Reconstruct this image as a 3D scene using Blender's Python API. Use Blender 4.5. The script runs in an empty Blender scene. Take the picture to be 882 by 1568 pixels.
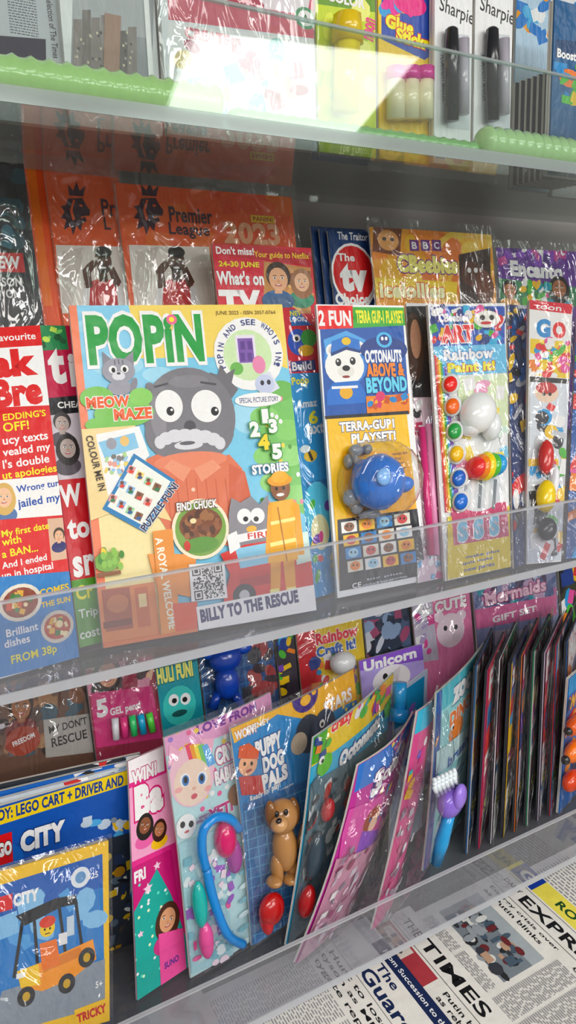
import bpy, math, random
import numpy as np
from mathutils import Vector
from mathutils.geometry import tessellate_polygon
random.seed(7)
sc=bpy.context.scene
try:
    sc.view_settings.view_transform='Standard'
except Exception: pass

# ---------------------------------------------------------------- survey of the photograph
K=1080/882.0; FL=1387.0; PITCH=math.atan(380/FL); YAW=math.radians(29.5); CZ=1.5
cp,sp=math.cos(PITCH),math.sin(PITCH); cy_,sy_=math.cos(YAW),math.sin(YAW)
CAM=Vector((0,0,CZ))
def ray(x,y):
    x*=K;y*=K
    r=(x-540)/FL;u=-(y-960)/FL
    h=cp+u*sp;z=-sp+u*cp
    return Vector((h*sy_+r*cy_,h*cy_-r*sy_,z))
def PY(x,y,Y):
    d=ray(x,y);p=d*(Y/d.y);p.z+=CZ;return p
def PZ(x,y,Z):
    d=ray(x,y);p=d*(Z/d.z);p.z+=CZ;return p
def proj(p):
    X,Y,Z=p.x,p.y,p.z-CZ
    r=X*cy_-Y*sy_;h=X*sy_+Y*cy_
    f=h*cp-Z*sp;u=h*sp+Z*cp
    return ((540+FL*r/f)/K,(960-FL*u/f)/K)
cam=bpy.data.cameras.new('camera');co=bpy.data.objects.new('camera',cam);sc.collection.objects.link(co)
co.location=(0,0,CZ);co.rotation_euler=(math.pi/2-PITCH,0,-YAW)
cam.sensor_fit='VERTICAL';cam.sensor_height=36;cam.sensor_width=36;cam.lens=FL/1920*36;cam.clip_start=.01
sc.camera=co

def lin(c):
    c=c.lstrip('#')
    if len(c)==3: c=c[0]*2+c[1]*2+c[2]*2
    o=[]
    for i in (0,2,4):
        v=int(c[i:i+2],16)/255
        o.append(v/12.92 if v<=.04045 else ((v+.055)/1.055)**2.4)
    l=.3*o[0]+.55*o[1]+.15*o[2]
    o=[min(.92,max(.004,l+(v-l)*1.1)) for v in o]
    return tuple(o)+(1.0,)

# ---------------------------------------------------------------- materials
def newmat(n):
    m=bpy.data.materials.new(n);m.use_nodes=True;nt=m.node_tree
    for a in list(nt.nodes): nt.nodes.remove(a)
    return m,nt,nt.nodes.new('ShaderNodeOutputMaterial')
def colmat(n,rough,coat=0,bump=0,spec=.5,cr=.1):
    m,nt,o=newmat(n);b=nt.nodes.new('ShaderNodeBsdfPrincipled')
    a=nt.nodes.new('ShaderNodeAttribute');a.attribute_name='Col'
    nz=nt.nodes.new('ShaderNodeTexNoise');nz.inputs['Scale'].default_value=60
    mr=nt.nodes.new('ShaderNodeMapRange');mr.inputs[3].default_value=.93;mr.inputs[4].default_value=1.05
    mx=nt.nodes.new('ShaderNodeVectorMath');mx.operation='SCALE'
    nt.links.new(nz.outputs[0],mr.inputs[0]);nt.links.new(a.outputs['Color'],mx.inputs[0]);nt.links.new(mr.outputs[0],mx.inputs['Scale'])
    nt.links.new(mx.outputs[0],b.inputs['Base Color'])
    b.inputs['Roughness'].default_value=rough;b.inputs['Coat Weight'].default_value=coat;b.inputs['Coat Roughness'].default_value=cr
    b.inputs['Specular IOR Level'].default_value=spec
    if bump:
        n2=nt.nodes.new('ShaderNodeTexNoise');n2.inputs['Scale'].default_value=9
        bp=nt.nodes.new('ShaderNodeBump');bp.inputs['Strength'].default_value=bump;bp.inputs['Distance'].default_value=.01
        nt.links.new(n2.outputs[0],bp.inputs['Height']);nt.links.new(bp.outputs[0],b.inputs['Normal']);nt.links.new(bp.outputs[0],b.inputs['Coat Normal'])
    nt.links.new(b.outputs[0],o.inputs[0]);return m
PAPER=colmat('printed_glossy_paper',.4,.2,.18,.35,.2)
NEWS=colmat('newsprint',.9,0,.2,.2)
PLAST=colmat('toy_plastic',.22,.5)
def clear(n,tint,haze,rough,bump=0,bs=40,f0=.04,stretch=None):
    m,nt,o=newmat(n)
    t=nt.nodes.new('ShaderNodeBsdfTransparent');t.inputs[0].default_value=tint
    g=nt.nodes.new('ShaderNodeBsdfGlossy');g.inputs['Roughness'].default_value=rough
    d=nt.nodes.new('ShaderNodeBsdfDiffuse');d.inputs[0].default_value=(.75,.76,.8,1)
    m1=nt.nodes.new('ShaderNodeMixShader');m2=nt.nodes.new('ShaderNodeMixShader')
    m1.inputs[0].default_value=haze
    nt.links.new(t.outputs[0],m1.inputs[1]);nt.links.new(d.outputs[0],m1.inputs[2])
    lw=nt.nodes.new('ShaderNodeLayerWeight');lw.inputs[0].default_value=.5
    pw=nt.nodes.new('ShaderNodeMath');pw.operation='POWER';pw.inputs[1].default_value=5
    ad=nt.nodes.new('ShaderNodeMath');ad.operation='MULTIPLY_ADD';ad.inputs[1].default_value=1-f0;ad.inputs[2].default_value=f0;ad.use_clamp=True
    nt.links.new(lw.outputs['Facing'],pw.inputs[0]);nt.links.new(pw.outputs[0],ad.inputs[0]);nt.links.new(ad.outputs[0],m2.inputs[0])
    nt.links.new(m1.outputs[0],m2.inputs[1]);nt.links.new(g.outputs[0],m2.inputs[2])
    if bump:
        n2=nt.nodes.new('ShaderNodeTexNoise');n2.inputs['Scale'].default_value=bs;n2.inputs['Detail'].default_value=2;n2.inputs['Distortion'].default_value=1.8
        if stretch:
            tc=nt.nodes.new('ShaderNodeTexCoord');mp_=nt.nodes.new('ShaderNodeMapping');mp_.inputs['Scale'].default_value=stretch;mp_.inputs['Rotation'].default_value=(0,.5,0)
            nt.links.new(tc.outputs['Object'],mp_.inputs[0]);nt.links.new(mp_.outputs[0],n2.inputs['Vector'])
        bp=nt.nodes.new('ShaderNodeBump');bp.inputs['Strength'].default_value=bump;bp.inputs['Distance'].default_value=.02
        nt.links.new(n2.outputs[0],bp.inputs['Height']);nt.links.new(bp.outputs[0],g.inputs['Normal'])
    nt.links.new(m2.outputs[0],o.inputs[0]);return m
ACR=clear('clear_acrylic',(.89,.895,.92,1),.075,.03)
GLASS=clear('glass',(.92,.96,.945,1),.03,.02,f0=.05)
RIM=clear('acrylic_edge_glow',(.75,.78,.82,1),.5,.1)  # whiter than the sheet: the edge's glow is put into the colour
GRIM=clear('glass_green_edge',(.5,.70,.62,1),.35,.1)
FILM=clear('cellophane_film',(.98,.98,.985,1),.02,.06,.95,24,.11,(1,1,.4))
def plain(n,c,rough=.8,ns=8,amt=.08,metal=0):
    m,nt,o=newmat(n);b=nt.nodes.new('ShaderNodeBsdfPrincipled')
    nz=nt.nodes.new('ShaderNodeTexNoise');nz.inputs['Scale'].default_value=ns;nz.inputs['Detail'].default_value=5
    cr=nt.nodes.new('ShaderNodeValToRGB');c=lin(c)
    cr.color_ramp.elements[0].color=tuple(v*(1-amt) for v in c[:3])+(1,);cr.color_ramp.elements[1].color=tuple(min(1,v*(1+amt)) for v in c[:3])+(1,)
    nt.links.new(nz.outputs[0],cr.inputs[0]);nt.links.new(cr.outputs[0],b.inputs['Base Color'])
    b.inputs['Roughness'].default_value=rough;b.inputs['Metallic'].default_value=metal
    nt.links.new(b.outputs[0],o.inputs[0]);return m
def emis(n,c,s):
    m,nt,o=newmat(n);e=nt.nodes.new('ShaderNodeEmission');e.inputs[0].default_value=c;e.inputs[1].default_value=s
    nt.links.new(e.outputs[0],o.inputs[0]);return m

# ---------------------------------------------------------------- mesh helpers
def mkobj(name,V,F,mat,C=None,smooth=False,parent=None,center=True):
    c=Vector((0,0,0))
    if center and parent is None:
        a=np.array([tuple(v) for v in V]);c=Vector(((a[:,0].min()+a[:,0].max())/2,(a[:,1].min()+a[:,1].max())/2,a[:,2].min()))
    if parent is not None: c=parent.location.copy()
    me=bpy.data.meshes.new(name)
    me.from_pydata([tuple(Vector(v)-c) for v in V],[],F)
    if C is not None:
        at=me.color_attributes.new('Col','FLOAT_COLOR','CORNER')
        arr=[]
        for p,cc in zip(me.polygons,C): arr+=list(cc)*p.loop_total
        at.data.foreach_set('color',arr)
    if smooth:
        me.polygons.foreach_set('use_smooth',[True]*len(me.polygons))
    me.materials.append(mat)
    o=bpy.data.objects.new(name,me);sc.collection.objects.link(o)
    if parent is not None: o.parent=parent
    else: o.location=c
    return o
def boxgeo(x0,x1,y0,y1,z0,z1):
    V=[(x0,y0,z0),(x1,y0,z0),(x1,y1,z0),(x0,y1,z0),(x0,y0,z1),(x1,y0,z1),(x1,y1,z1),(x0,y1,z1)]
    return V,[(0,3,2,1),(4,5,6,7),(0,1,5,4),(1,2,6,5),(2,3,7,6),(3,0,4,7)]
def box(name,x0,x1,y0,y1,z0,z1,mat,parent=None,bev=0):
    V,F=boxgeo(x0,x1,y0,y1,z0+CZ,z1+CZ)
    o=mkobj(name,V,F,mat,parent=parent)
    if bev:
        b=o.modifiers.new('b','BEVEL');b.width=bev;b.segments=2
    return o
def ellips(c,ax,rad,n=16,k=10):
    V=[];F=[]
    for i in range(k+1):
        t=math.pi*i/k
        for j in range(n):
            p=2*math.pi*j/n
            V.append(c+ax[0]*(rad[0]*math.sin(t)*math.cos(p))+ax[1]*(rad[1]*math.cos(t))+ax[2]*(rad[2]*math.sin(t)*math.sin(p)))
    for i in range(k):
        for j in range(n):
            a=i*n+j;b=i*n+(j+1)%n
            F.append((a,b,b+n,a+n))
    return V,F
def tube(pts,rads,n=10):
    V=[];F=[]
    if not isinstance(rads,(list,tuple)): rads=[rads]*len(pts)
    for i,p in enumerate(pts):
        d=(pts[min(i+1,len(pts)-1)]-pts[max(i-1,0)]).normalized()
        a=d.cross(Vector((0.31,0.9,0.2))).normalized();b=d.cross(a)
        for j in range(n):
            t=2*math.pi*j/n;V.append(p+(a*math.cos(t)+b*math.sin(t))*rads[i])
    for i in range(len(pts)-1):
        for j in range(n):
            F.append((i*n+j,i*n+(j+1)%n,(i+1)*n+(j+1)%n,(i+1)*n+j))
    F.append(tuple(range(n))[::-1]);F.append(tuple((len(pts)-1)*n+j for j in range(n)))
    return V,F
def smoothpath(pts,n=5):
    out=[]
    for i in range(len(pts)-1):
        p0=Vector(pts[max(i-1,0)]);p1=Vector(pts[i]);p2=Vector(pts[i+1]);p3=Vector(pts[min(i+2,len(pts)-1)])
        for k in range(n):
            t=k/n
            out.append(.5*((2*p1)+(p2-p0)*t+(2*p0-5*p1+4*p2-p3)*t*t+(3*p1-p0-3*p2+p3)*t**3))
    out.append(Vector(pts[-1]));return out
_tc={}
def glyph(s,off):
    k=(s,round(off,3))
    if k in _tc: return _tc[k]
    c=bpy.data.curves.new('t','FONT');c.body=s;c.size=1;c.resolution_u=3;c.offset=off;c.space_character=1.0+off*1.2
    o=bpy.data.objects.new('t',c)
    me=o.to_mesh()
    if me is None or len(me.polygons)==0:
        sc.collection.objects.link(o);dg=bpy.context.evaluated_depsgraph_get();me=o.evaluated_get(dg).to_mesh()
    r=([(v.co.x,v.co.y) for v in me.vertices],[tuple(p.vertices) for p in me.polygons])
    bpy.data.objects.remove(o);bpy.data.curves.remove(c)
    _tc[k]=r;return r
def clipax(poly,ax,val,keepless):
    out=[];n=len(poly)
    for i in range(n):
        a=poly[i];b=poly[(i+1)%n]
        ia=(a[ax]<=val) if keepless else (a[ax]>=val)
        ib=(b[ax]<=val) if keepless else (b[ax]>=val)
        if ia: out.append(a)
        if ia!=ib:
            t=(val-a[ax])/(b[ax]-a[ax]);out.append((a[0]+(b[0]-a[0])*t,a[1]+(b[1]-a[1])*t))
    return out
GR=8
def pl(u):
    u=max(0,min(1,u))*GR;i=min(GR-1,int(u));f=u-i
    return math.sin(math.pi*i/GR)*(1-f)+math.sin(math.pi*(i+1)/GR)*f
WORDS='plus win fun free inside stickers puzzles stories colour pages make games amazing poster new super big best quiz prizes comic'.split()

class Cover:
    def __init__(s,name,P,bg,thick=.003,curl=0,mat=None,edge='#e6e2da'):
        s.name=name;s.Pt=[Vector(p) for p in P];s.thick=thick;s.curl=curl;s.mat=mat or PAPER;s.edge=edge
        TL,TR,BR,BL=s.Pt
        pn=(BR-BL).cross(TL-BL).normalized()      # a cover is flat: bring the 4th corner into the plane
        d=TR-CAM
        TR=CAM+d*(pn.dot(BL-CAM)/pn.dot(d));s.Pt[1]=TR
        s.W=((TR-TL).length+(BR-BL).length)/2;s.H=((BL-TL).length+(BR-TR).length)/2
        s.n=-((TR+BR-TL-BL).cross(BL+BR-TL-TR)).normalized()
        s.ux=(TR+BR-TL-BL).normalized();s.uy=(TL+TR-BL-BR).normalized()
        px=[proj(p) for p in s.Pt];A=[];b=[]
        for (u,v),(x,y) in zip([(0,0),(1,0),(1,1),(0,1)],px):
            A.append([u,v,1,0,0,0,-u*x,-v*x]);b.append(x)
            A.append([0,0,0,u,v,1,-u*y,-v*y]);b.append(y)
        h=np.linalg.solve(np.array(A),np.array(b));s.Hm=np.array([[h[0],h[1],h[2]],[h[3],h[4],h[5]],[h[6],h[7],1]]);s.Hi=np.linalg.inv(s.Hm)
        s.items=[];s.lay=0
        s.items.append(([[(0,0),(1,0),(1,1),(0,1)]],lin(bg),0))
    def uv(s,x,y):
        r=s.Hi@np.array([x,y,1]);return (r[0]/r[2],r[1]/r[2])
    def px(s,u,v):
        r=s.Hm@np.array([u,v,1]);return (r[0]/r[2],r[1]/r[2])
    def sc(s,u,v):
        a=s.px(u,v);b=s.px(u+.01,v);c=s.px(u,v+.01)
        return (math.hypot(b[0]-a[0],b[1]-a[1])/(.01*s.W),math.hypot(c[0]-a[0],c[1]-a[1])/(.01*s.H))
    def add(s,polys,col):
        s.lay+=1;out=[]
        for p in polys:
            if any(q[0]<0 or q[0]>1 or q[1]<0 or q[1]>1 for q in p):
                for ax in (0,1):
                    if len(p)>2:p=clipax(p,ax,0.0,False)
                    if len(p)>2:p=clipax(p,ax,1.0,True)
            if len(p)>2: out.append(p)
        if out: s.items.append((out,lin(col),s.lay))
    def addpoly(s,uvs,col):
        tr=tessellate_polygon([[Vector((u,v,0)) for u,v in uvs]])
        s.add([[uvs[i] for i in t] for t in tr],col)
    def P(s,pts,col): s.addpoly([s.uv(*p) for p in pts],col)
    def U(s,u0,v0,u1,v1,col): s.add([[(u0,v0),(u1,v0),(u1,v1),(u0,v1)]],col)
    def E(s,x,y,rx,ry,col,rot=0,n=20,u=None):
        cu,cv=s.uv(x,y);sx,sy=s.sc(cu,cv);r=math.radians(rot)
        pts=[]
        for i in range(n):
            t=2*math.pi*i/n;a=rx/sx*math.cos(t);b=ry/sy*math.sin(t)
            pts.append((cu+(a*math.cos(r)-b*math.sin(r))/s.W,cv-(a*math.sin(r)+b*math.cos(r))/s.H))
        s.add([pts],col)
    def R(s,x,y,w,h,col,rot=0):
        cu,cv=s.uv(x,y);sx,sy=s.sc(cu,cv);r=math.radians(rot);pts=[]
        for i,j in ((-1,1),(1,1),(1,-1),(-1,-1)):
            a=i*w/2/sx;b=j*h/2/sy
            pts.append((cu+(a*math.cos(r)-b*math.sin(r))/s.W,cv-(a*math.sin(r)+b*math.cos(r))/s.H))
        s.add([pts],col)
    def T(s,txt,x,y,w,col,h=None,rot=0,ol=None,bold=.015,oa=.05):
        V,F=glyph(txt,bold)
        if not V: return
        xs=[v[0] for v in V];ys=[v[1] for v in V]
        bw=max(xs)-min(xs);bh=max(ys)-min(ys);mx=(max(xs)+min(xs))/2;my=(max(ys)+min(ys))/2
        cu,cv=s.uv(x,y);sx,sy=s.sc(cu,cv)
        if abs(rot)>45: sx,sy=sy,sx
        kx=w/sx/bw;ky=(h/sy/bh) if h else kx
        r=math.radians(rot)
        def go(V,F,c,dx=0):
            uvs=[]
            for (a,b) in V:
                a=(a-mx)*kx;b=(b-my)*ky
                uvs.append((cu+(a*math.cos(r)-b*math.sin(r))/s.W,cv-(a*math.sin(r)+b*math.cos(r))/s.H))
            s.add([[uvs[i] for i in f] for f in F],c)
        if ol:
            V2,F2=glyph(txt,bold+oa)
            x2=[v[0] for v in V2];m2=(max(x2)+min(x2))/2
            V2=[((a-m2)+mx,b) for a,b in V2]
            b2=max(x2)-min(x2);k=(bw+2*oa)/b2
            V2=[((a-mx)*k+mx,b) for a,b in V2]
            go(V2,F2,ol)
        go(V,F,col)
    def B(s,x0,y0,x1,y1,n,pal,a=3,b=10):
        for i in range(n):
            x=random.uniform(x0,x1);y=random.uniform(y0,y1);c=random.choice(pal)
            w=random.uniform(a,b);h=random.uniform(a,b)
            if random.random()<.6: s.E(x,y,w*.6,h*.6,c,random.uniform(0,90),9)
            else: s.R(x,y,w,h,c,random.uniform(-30,30))
    def W_(s,x0,y0,x1,y1,n,col,w=26,h=5):
        # small captions
        for i in range(n):
            t=' '.join(random.sample(WORDS,2))
            s.T(t,random.uniform(x0,x1),y0+(y1-y0)*(i+.5)/n,random.uniform(.7,1.1)*w,random.choice(col) if isinstance(col,list) else col,h=h,bold=.02)
    def BU(s,u0,v0,u1,v1,n,pal,a=.02,b=.08):
        for i in range(n):
            u=random.uniform(u0,u1);v=random.uniform(v0,v1);w=random.uniform(a,b);h=random.uniform(a,b)*s.W/s.H;c=random.choice(pal)
            if random.random()<.6:
                s.add([[(u+w*.6*math.cos(t*.698),v+h*.6*math.sin(t*.698)) for t in range(9)]],c)
            else: s.U(u-w/2,v-h/2,u+w/2,v+h/2,c)
    def L(s,u0,v0,u1,v1,n,col,fill=.5):
        polys=[];dv=(v1-v0)/n
        for i in range(n):
            u=u0
            while u<u1-.004:
                w=min(random.uniform(.012,.04),u1-u);polys.append([(u,v0+i*dv),(u+w,v0+i*dv),(u+w,v0+(i+fill)*dv),(u,v0+(i+fill)*dv)]);u+=w+.008
        s.add(polys,col)
    def TU(s,txt,u,v,w,col,h=None,**k):
        x,y=s.px(u,v);sx,sy=s.sc(u,v)
        s.T(txt,x,y,w*s.W*sx,col,None if h is None else h*s.H*sy,**k)
    def face(s,x,y,r,skin='#e9b793',hair='#5a3420',top='#c33',long=False):
        s.E(x,y+r*1.9,r*1.3,r*.9,top)
        s.R(x,y+r*.95,r*.6,r*.7,skin)
        if long: s.E(x,y+r*.35,r*1.15,r*1.5,hair)
        s.E(x,y-r*.15,r*.98,r*1.12,hair)
        s.E(x,y+r*.15,r*.75,r*.95,skin)
        for d in (-1,1):
            s.E(x+d*r*.3,y+.05*r,r*.14,r*.09,'#ffffff',n=10);s.E(x+d*r*.3,y+.05*r,r*.07,r*.08,'#20140f',n=8)
            s.R(x+d*r*.3,y-.15*r,r*.3,r*.06,hair)
        s.E(x,y+.32*r,r*.08,r*.12,'#c98d6c',n=8);s.E(x,y+.62*r,r*.28,r*.1,'#b23a3a',n=10);s.E(x,y+.59*r,r*.2,r*.04,'#ffffff',n=8)
    def mp(s,u,v,h=0):
        TL,TR,BR,BL=s.Pt
        p=(TL*(1-u)+TR*u)*(1-v)+(BL*(1-u)+BR*u)*v
        if s.curl: h=h+s.curl*pl(u)+s.curl*.7*pl(v)
        return p+s.n*h
    def build(s,bag=None):
        V=[];F=[];C=[];G=GR if s.curl else 1;step=.00003 if s.curl else .000014
        for polys,col,lay in s.items:
            h=.00001+lay*step
            if s.curl:
                q=[]
                for p in polys:
                    pp=[p]
                    for ax in (0,1):
                        nx=[]
                        for w in pp:
                            lo=min(a[ax] for a in w);hi=max(a[ax] for a in w);cur=w
                            for k in range(1,G):
                                val=k/G
                                if lo<val<hi and len(cur)>2:
                                    A=clipax(cur,ax,val,True)
                                    if len(A)>2:nx.append(A)
                                    cur=clipax(cur,ax,val,False)
                            if len(cur)>2:nx.append(cur)
                        pp=nx
                    q+=pp
                polys=q
            for p in polys:
                b=len(V);V+=[s.mp(a,c,h) for a,c in p];F.append(tuple(range(b,b+len(p))));C.append(col)
        N=G;rim=[(i/N,0) for i in range(N)]+[(1,i/N) for i in range(N)]+[(1-i/N,1) for i in range(N)]+[(0,1-i/N) for i in range(N)]
        ls=4;e=lin(s.edge);e2=tuple(v*.7 for v in e[:3])+(1,)
        for k in range(ls):
            b=len(V);h0=-s.thick*k/ls;h1=-s.thick*(k+1)/ls
            V+=[s.mp(u,v,h0) for u,v in rim]+[s.mp(u,v,h1) for u,v in rim];n=len(rim)
            for i in range(n):
                F.append((b+i,b+(i+1)%n,b+n+(i+1)%n,b+n+i));C.append(s.items[0][1] if k==0 else (e if k%2 else e2))
        if s.curl:
            for i in range(N):
                for j in range(N):
                    b=len(V);V+=[s.mp(i/N,j/N,-s.thick),s.mp((i+1)/N,j/N,-s.thick),s.mp((i+1)/N,(j+1)/N,-s.thick),s.mp(i/N,(j+1)/N,-s.thick)];F.append((b,b+1,b+2,b+3));C.append(e)
        else:
            b=len(V);V+=[s.mp(u,v,-s.thick) for u,v in rim];F.append(tuple(range(b,b+len(rim))));C.append(e)
        s.o=mkobj(s.name,V,F,s.mat,C)
        if bag:
            nu,nv=18,26;V=[];F=[];b0=.001+s.lay*step
            for j in range(nv+1):
                for i in range(nu+1):
                    u=-.025+1.05*i/nu;v=-.04+1.04*j/nv
                    f=min(1,4*min(i/nu,1-i/nu))*min(1,4*min(j/nv,1-j/nv))
                    V.append(s.mp(u,v,b0+bag*f*(1+.25*math.sin(u*9+v*5))+random.uniform(0,.0012)))
            for j in range(nv):
                for i in range(nu):
                    a=j*(nu+1)+i;F.append((a,a+1,a+nu+2,a+nu+1))
            mkobj('cellophane_wrapper',V,F,FILM,smooth=True,parent=s.o)
        return s.o
    def at(s,x,y,h):
        # point at height h above the cover
        d=ray(x,y);q=s.Pt[3]+s.n*(h+s.curl*.8)
        return CAM+d*((q-CAM).dot(s.n)/d.dot(s.n))
    def toy(s,name,parts,mat=None):
        V=[];F=[];C=[];ax=(s.ux,s.uy,s.n)
        for p in parts:
            if p[0]=='s':
                _,x,y,h,rad,col=p;a,b=ellips(s.at(x,y,h),ax,rad)
            else:
                _,pts,r,col=p
                q=[s.at(*w) for w in pts]
                if len(q)>3 and not isinstance(r,(list,tuple)): q=smoothpath(q)
                a,b=tube(q,r)
            k=len(V);V+=a;F+=[tuple(i+k for i in f) for f in b];C+=[lin(col) if col else (1,1,1,1)]*len(b)
        return mkobj(name,V,F,mat or PLAST,C,smooth=True,parent=s.o)

ZM=-.287; ZL=-.735
def mid(name,TL,TR,BR,BL,Yt,bg,**k):
    if not isinstance(Yt,tuple): Yt=(Yt,Yt)
    return Cover(name,[PY(*TL,Yt[0]),PY(*TR,Yt[1]),PZ(*BR,ZM),PZ(*BL,ZM)],bg,**k)
def low(name,TL,TR,BR,BL,Yt,bg,**k):
    a=PY(*TL,Yt[0]);b=PZ(*TR,a.z-CZ);c=PZ(*BL,ZL)
    return Cover(name,[a,b,c+(b-a),c],bg,**k)
def auto(name,TL,TR,Yt,zb,bg,tilt=12,**k):
    a=PY(*TL,Yt);b=PY(*TR,Yt);z=(a.z+b.z)/2;a.z=b.z=z
    dz=z-CZ-zb;d=Vector((0,-dz*math.tan(math.radians(tilt)),-dz))
    return Cover(name,[a,b,b+d,a+d],bg,**k)
PAL=['#e23b3b','#f6c92f','#3aa0dd','#58b947','#e65aa0','#7d4bb5','#ffffff','#f08a2c','#1d3f8f']

# ================================================================ MIDDLE SHELF, front row
m=mid('gossip_magazine',(-125,508),(61,498),(121,1006),(-45,1052),.70,'#ffffff')
m.P([(-125,505),(62,498),(66,533),(-120,545)],'#d8142b');m.T('favourite',24,518,62,'#ffffff')
m.T('ak',22,563,72,'#d8142b',h=48,bold=.06);m.T('Bre',28,612,76,'#d8142b',h=48,bold=.06)
m.P([(-110,642),(79,634),(92,745),(-90,762)],'#d8142b')
for t,y,w,c in (('EDDING\'S',650,66,'#ffe93b'),('OFF!',668,40,'#ffe93b'),('ucy texts',690,70,'#ffffff'),('vealed my',707,74,'#ffffff'),('l\'s double',724,72,'#ffffff'),('ut apologies',742,84,'#ffe93b')):
    m.T(t,6+w/2,y,w,c,bold=.02)
m.P([(-110,762),(92,748),(98,806),(-90,822)],'#f7f4f2');m.face(8,778,16,'#eec2a0','#d9b26a','#5577aa',True)
m.T('Wrong tur',60,764,66,'#1e4fa8',bold=.02);m.T('jailed my',62,786,66,'#1e4fa8',bold=.02)
m.P([(-90,822),(98,806),(110,888),(-70,905)],'#d8142b')
m.P([(74,812),(98,810),(104,870),(80,874)],'#dcb79c');m.face(92,836,9,'#e9b793','#443322','#226')
for i,(t,w) in enumerate((('My first date',74),('with',30),('a BAN...',56),('And I ended',70),('up in hospital',80))):
    m.T(t,4+w/2,830+i*15,w,'#ffe93b' if i<3 else '#ffffff',bold=.02)
m.P([(-70,905),(108,888),(121,1008),(-50,1050)],'#1f7cc0')
m.E(32,934,34,26,'#e8e0d0');m.E(32,934,28,21,'#8c3d22');m.B(12,920,52,948,16,['#e6b04a','#3f7a35','#d2502c','#f2e0b0'],5,11)
m.T('COMES',84,915,46,'#ffcf24',bold=.03);m.T('THE SUN',86,932,46,'#ffcf24',bold=.03)
m.E(88,966,26,22,'#d8d0c4');m.E(88,966,21,17,'#b5452a');m.B(72,955,104,976,14,['#e6b04a','#3f7a35','#f2e0b0'],4,9)
m.T('Brilliant',34,972,50,'#ffffff',bold=.02);m.T('dishes',26,988,40,'#ffffff',bold=.02);m.T('FROM 38p',52,1006,72,'#ffe93b',bold=.02)
m.build()
m=mid('womens_magazine',(56,498),(215,500),(262,955),(122,992),.718,'#c4184e')
m.P([(56,498),(100,498),(106,540),(62,542)],'#2f8b55');m.B(62,505,100,535,8,['#7fd06b','#c9e86b','#1d5a35'],4,12)
m.T('t',88,568,26,'#ffffff',h=62,bold=.05);m.T('i',112,575,10,'#ffffff',h=56,bold=.05)
m.P([(74,622),(130,616),(134,644),(78,650)],'#1b1b22');m.T('CHEAP',112,632,44,'#ffffff',bold=.03)
m.P([(78,650),(135,644),(148,748),(92,752)],'#d7cfd8');m.face(97,662,14,'#b9aaa4','#3a3434','#57505a');m.face(106,700,16,'#b9aaa4','#2d2828','#57505a',True)
m.P([(92,752),(150,746),(165,890),(110,900)],'#c9182f')
m.T('W',110,775,34,'#ffffff',h=34,bold=.04);m.T('to',122,824,34,'#ffffff',h=30,bold=.04);m.T('sr',130,878,34,'#ffffff',h=30,bold=.04)
m.P([(110,900),(165,890),(175,985),(122,995)],'#5c9d3b');m.T('Cr',130,915,26,'#ffe93b',h=20,bold=.03);m.T('Trip',136,945,30,'#ffffff');m.T('cost',138,972,32,'#ffffff')
m.build()
m=mid('childrens_story_magazine',(105,468),(432,466),(482,934),(158,992),.70,'#83cbe9',thick=.005)
m.P([(196,466),(434,466),(441,566),(400,552),(352,538),(330,548),(215,550)],'#f6d873')
m.P([(105,468),(196,468),(216,552),(240,600),(130,660)],'#8fd0ee')
m.E(150,500,38,12,'#a7dcf2');m.E(180,560,40,18,'#a7dcf2');m.E(242,575,24,12,'#a7dcf2');m.E(378,640,24,26,'#a7dcf2')
m.P([(395,600),(448,590),(470,790),(440,780),(400,700)],'#7dc36a')
for x,y in ((405,640),(430,600),(445,700),(455,760),(410,700),(420,740),(440,660)): m.E(x,y,22,16,random.choice(['#8fd077','#74b95f','#9bd884']))
for k in range(26): m.E(random.uniform(390,468),random.uniform(600,790),3,4,random.choice(['#f6e06a','#f090a8','#fff','#5a9a48']),n=7)
m.P([(135,800),(190,780),(262,800),(275,985),(158,992)],'#f5e6ae')
m.P([(105,468),(117,468),(171,990),(158,992)],'#ef8a6a')
m.P([(150,905),(236,892),(246,980),(160,990)],'#e08a52');m.P([(155,905),(198,900),(204,962),(162,968)],'#a9563a');m.E(180,925,17,14,'#c77a4f');m.R(180,955,44,10,'#7d3c2c')
m.R(218,930,20,60,'#c9693e',0);m.R(218,920,12,20,'#f2d9a0')
m.T('POPiN',224,520,176,'#2f9e4a',h=78,ol='#ffffff',bold=.045,oa=.06)
m.E(262,490,8,8,'#f0709a');m.E(262,490,4,4,'#f9e34d')
m.T('JUNE 2023 - ISSN 2057-0764',376,480,92,'#6b4c2a',bold=.0)
m.E(381,543,53,57,'#ffffff');m.E(379,545,37,40,'#cfe8b8');m.R(376,536,30,44,'#e9e2f2');m.R(376,538,23,38,'#7b55a8')
m.R(371,530,7,13,'#5d3c8a');m.R(382,530,7,13,'#5d3c8a');m.R(382,548,7,13,'#5d3c8a');m.R(371,548,7,13,'#5d3c8a');m.E(396,560,10,14,'#e58bb0');m.E(362,566,10,10,'#6fb457')
m.P([(398,575),(412,570),(428,596),(414,604)],'#dfe3f0');m.E(405,590,15,15,'#c7cfe8');m.E(401,588,3,4,'#223');m.E(411,587,3,4,'#223')
for i,ch in enumerate('POPIN AND SEE WHO\'S IN!'):
    if ch==' ': continue
    t=math.radians(205-i*10.2)
    m.T(ch,381+45*math.cos(t),543-49*math.sin(t),6.5 if ch!='I' and ch!="'" else 2,'#2e3c7a',h=9,rot=math.degrees(t)-90,bold=.02)
m.E(395,614,36,11,'#ffffff');m.T('SPECIAL PICTURE STORY',396,614,60,'#2e3c7a',h=8)
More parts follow.
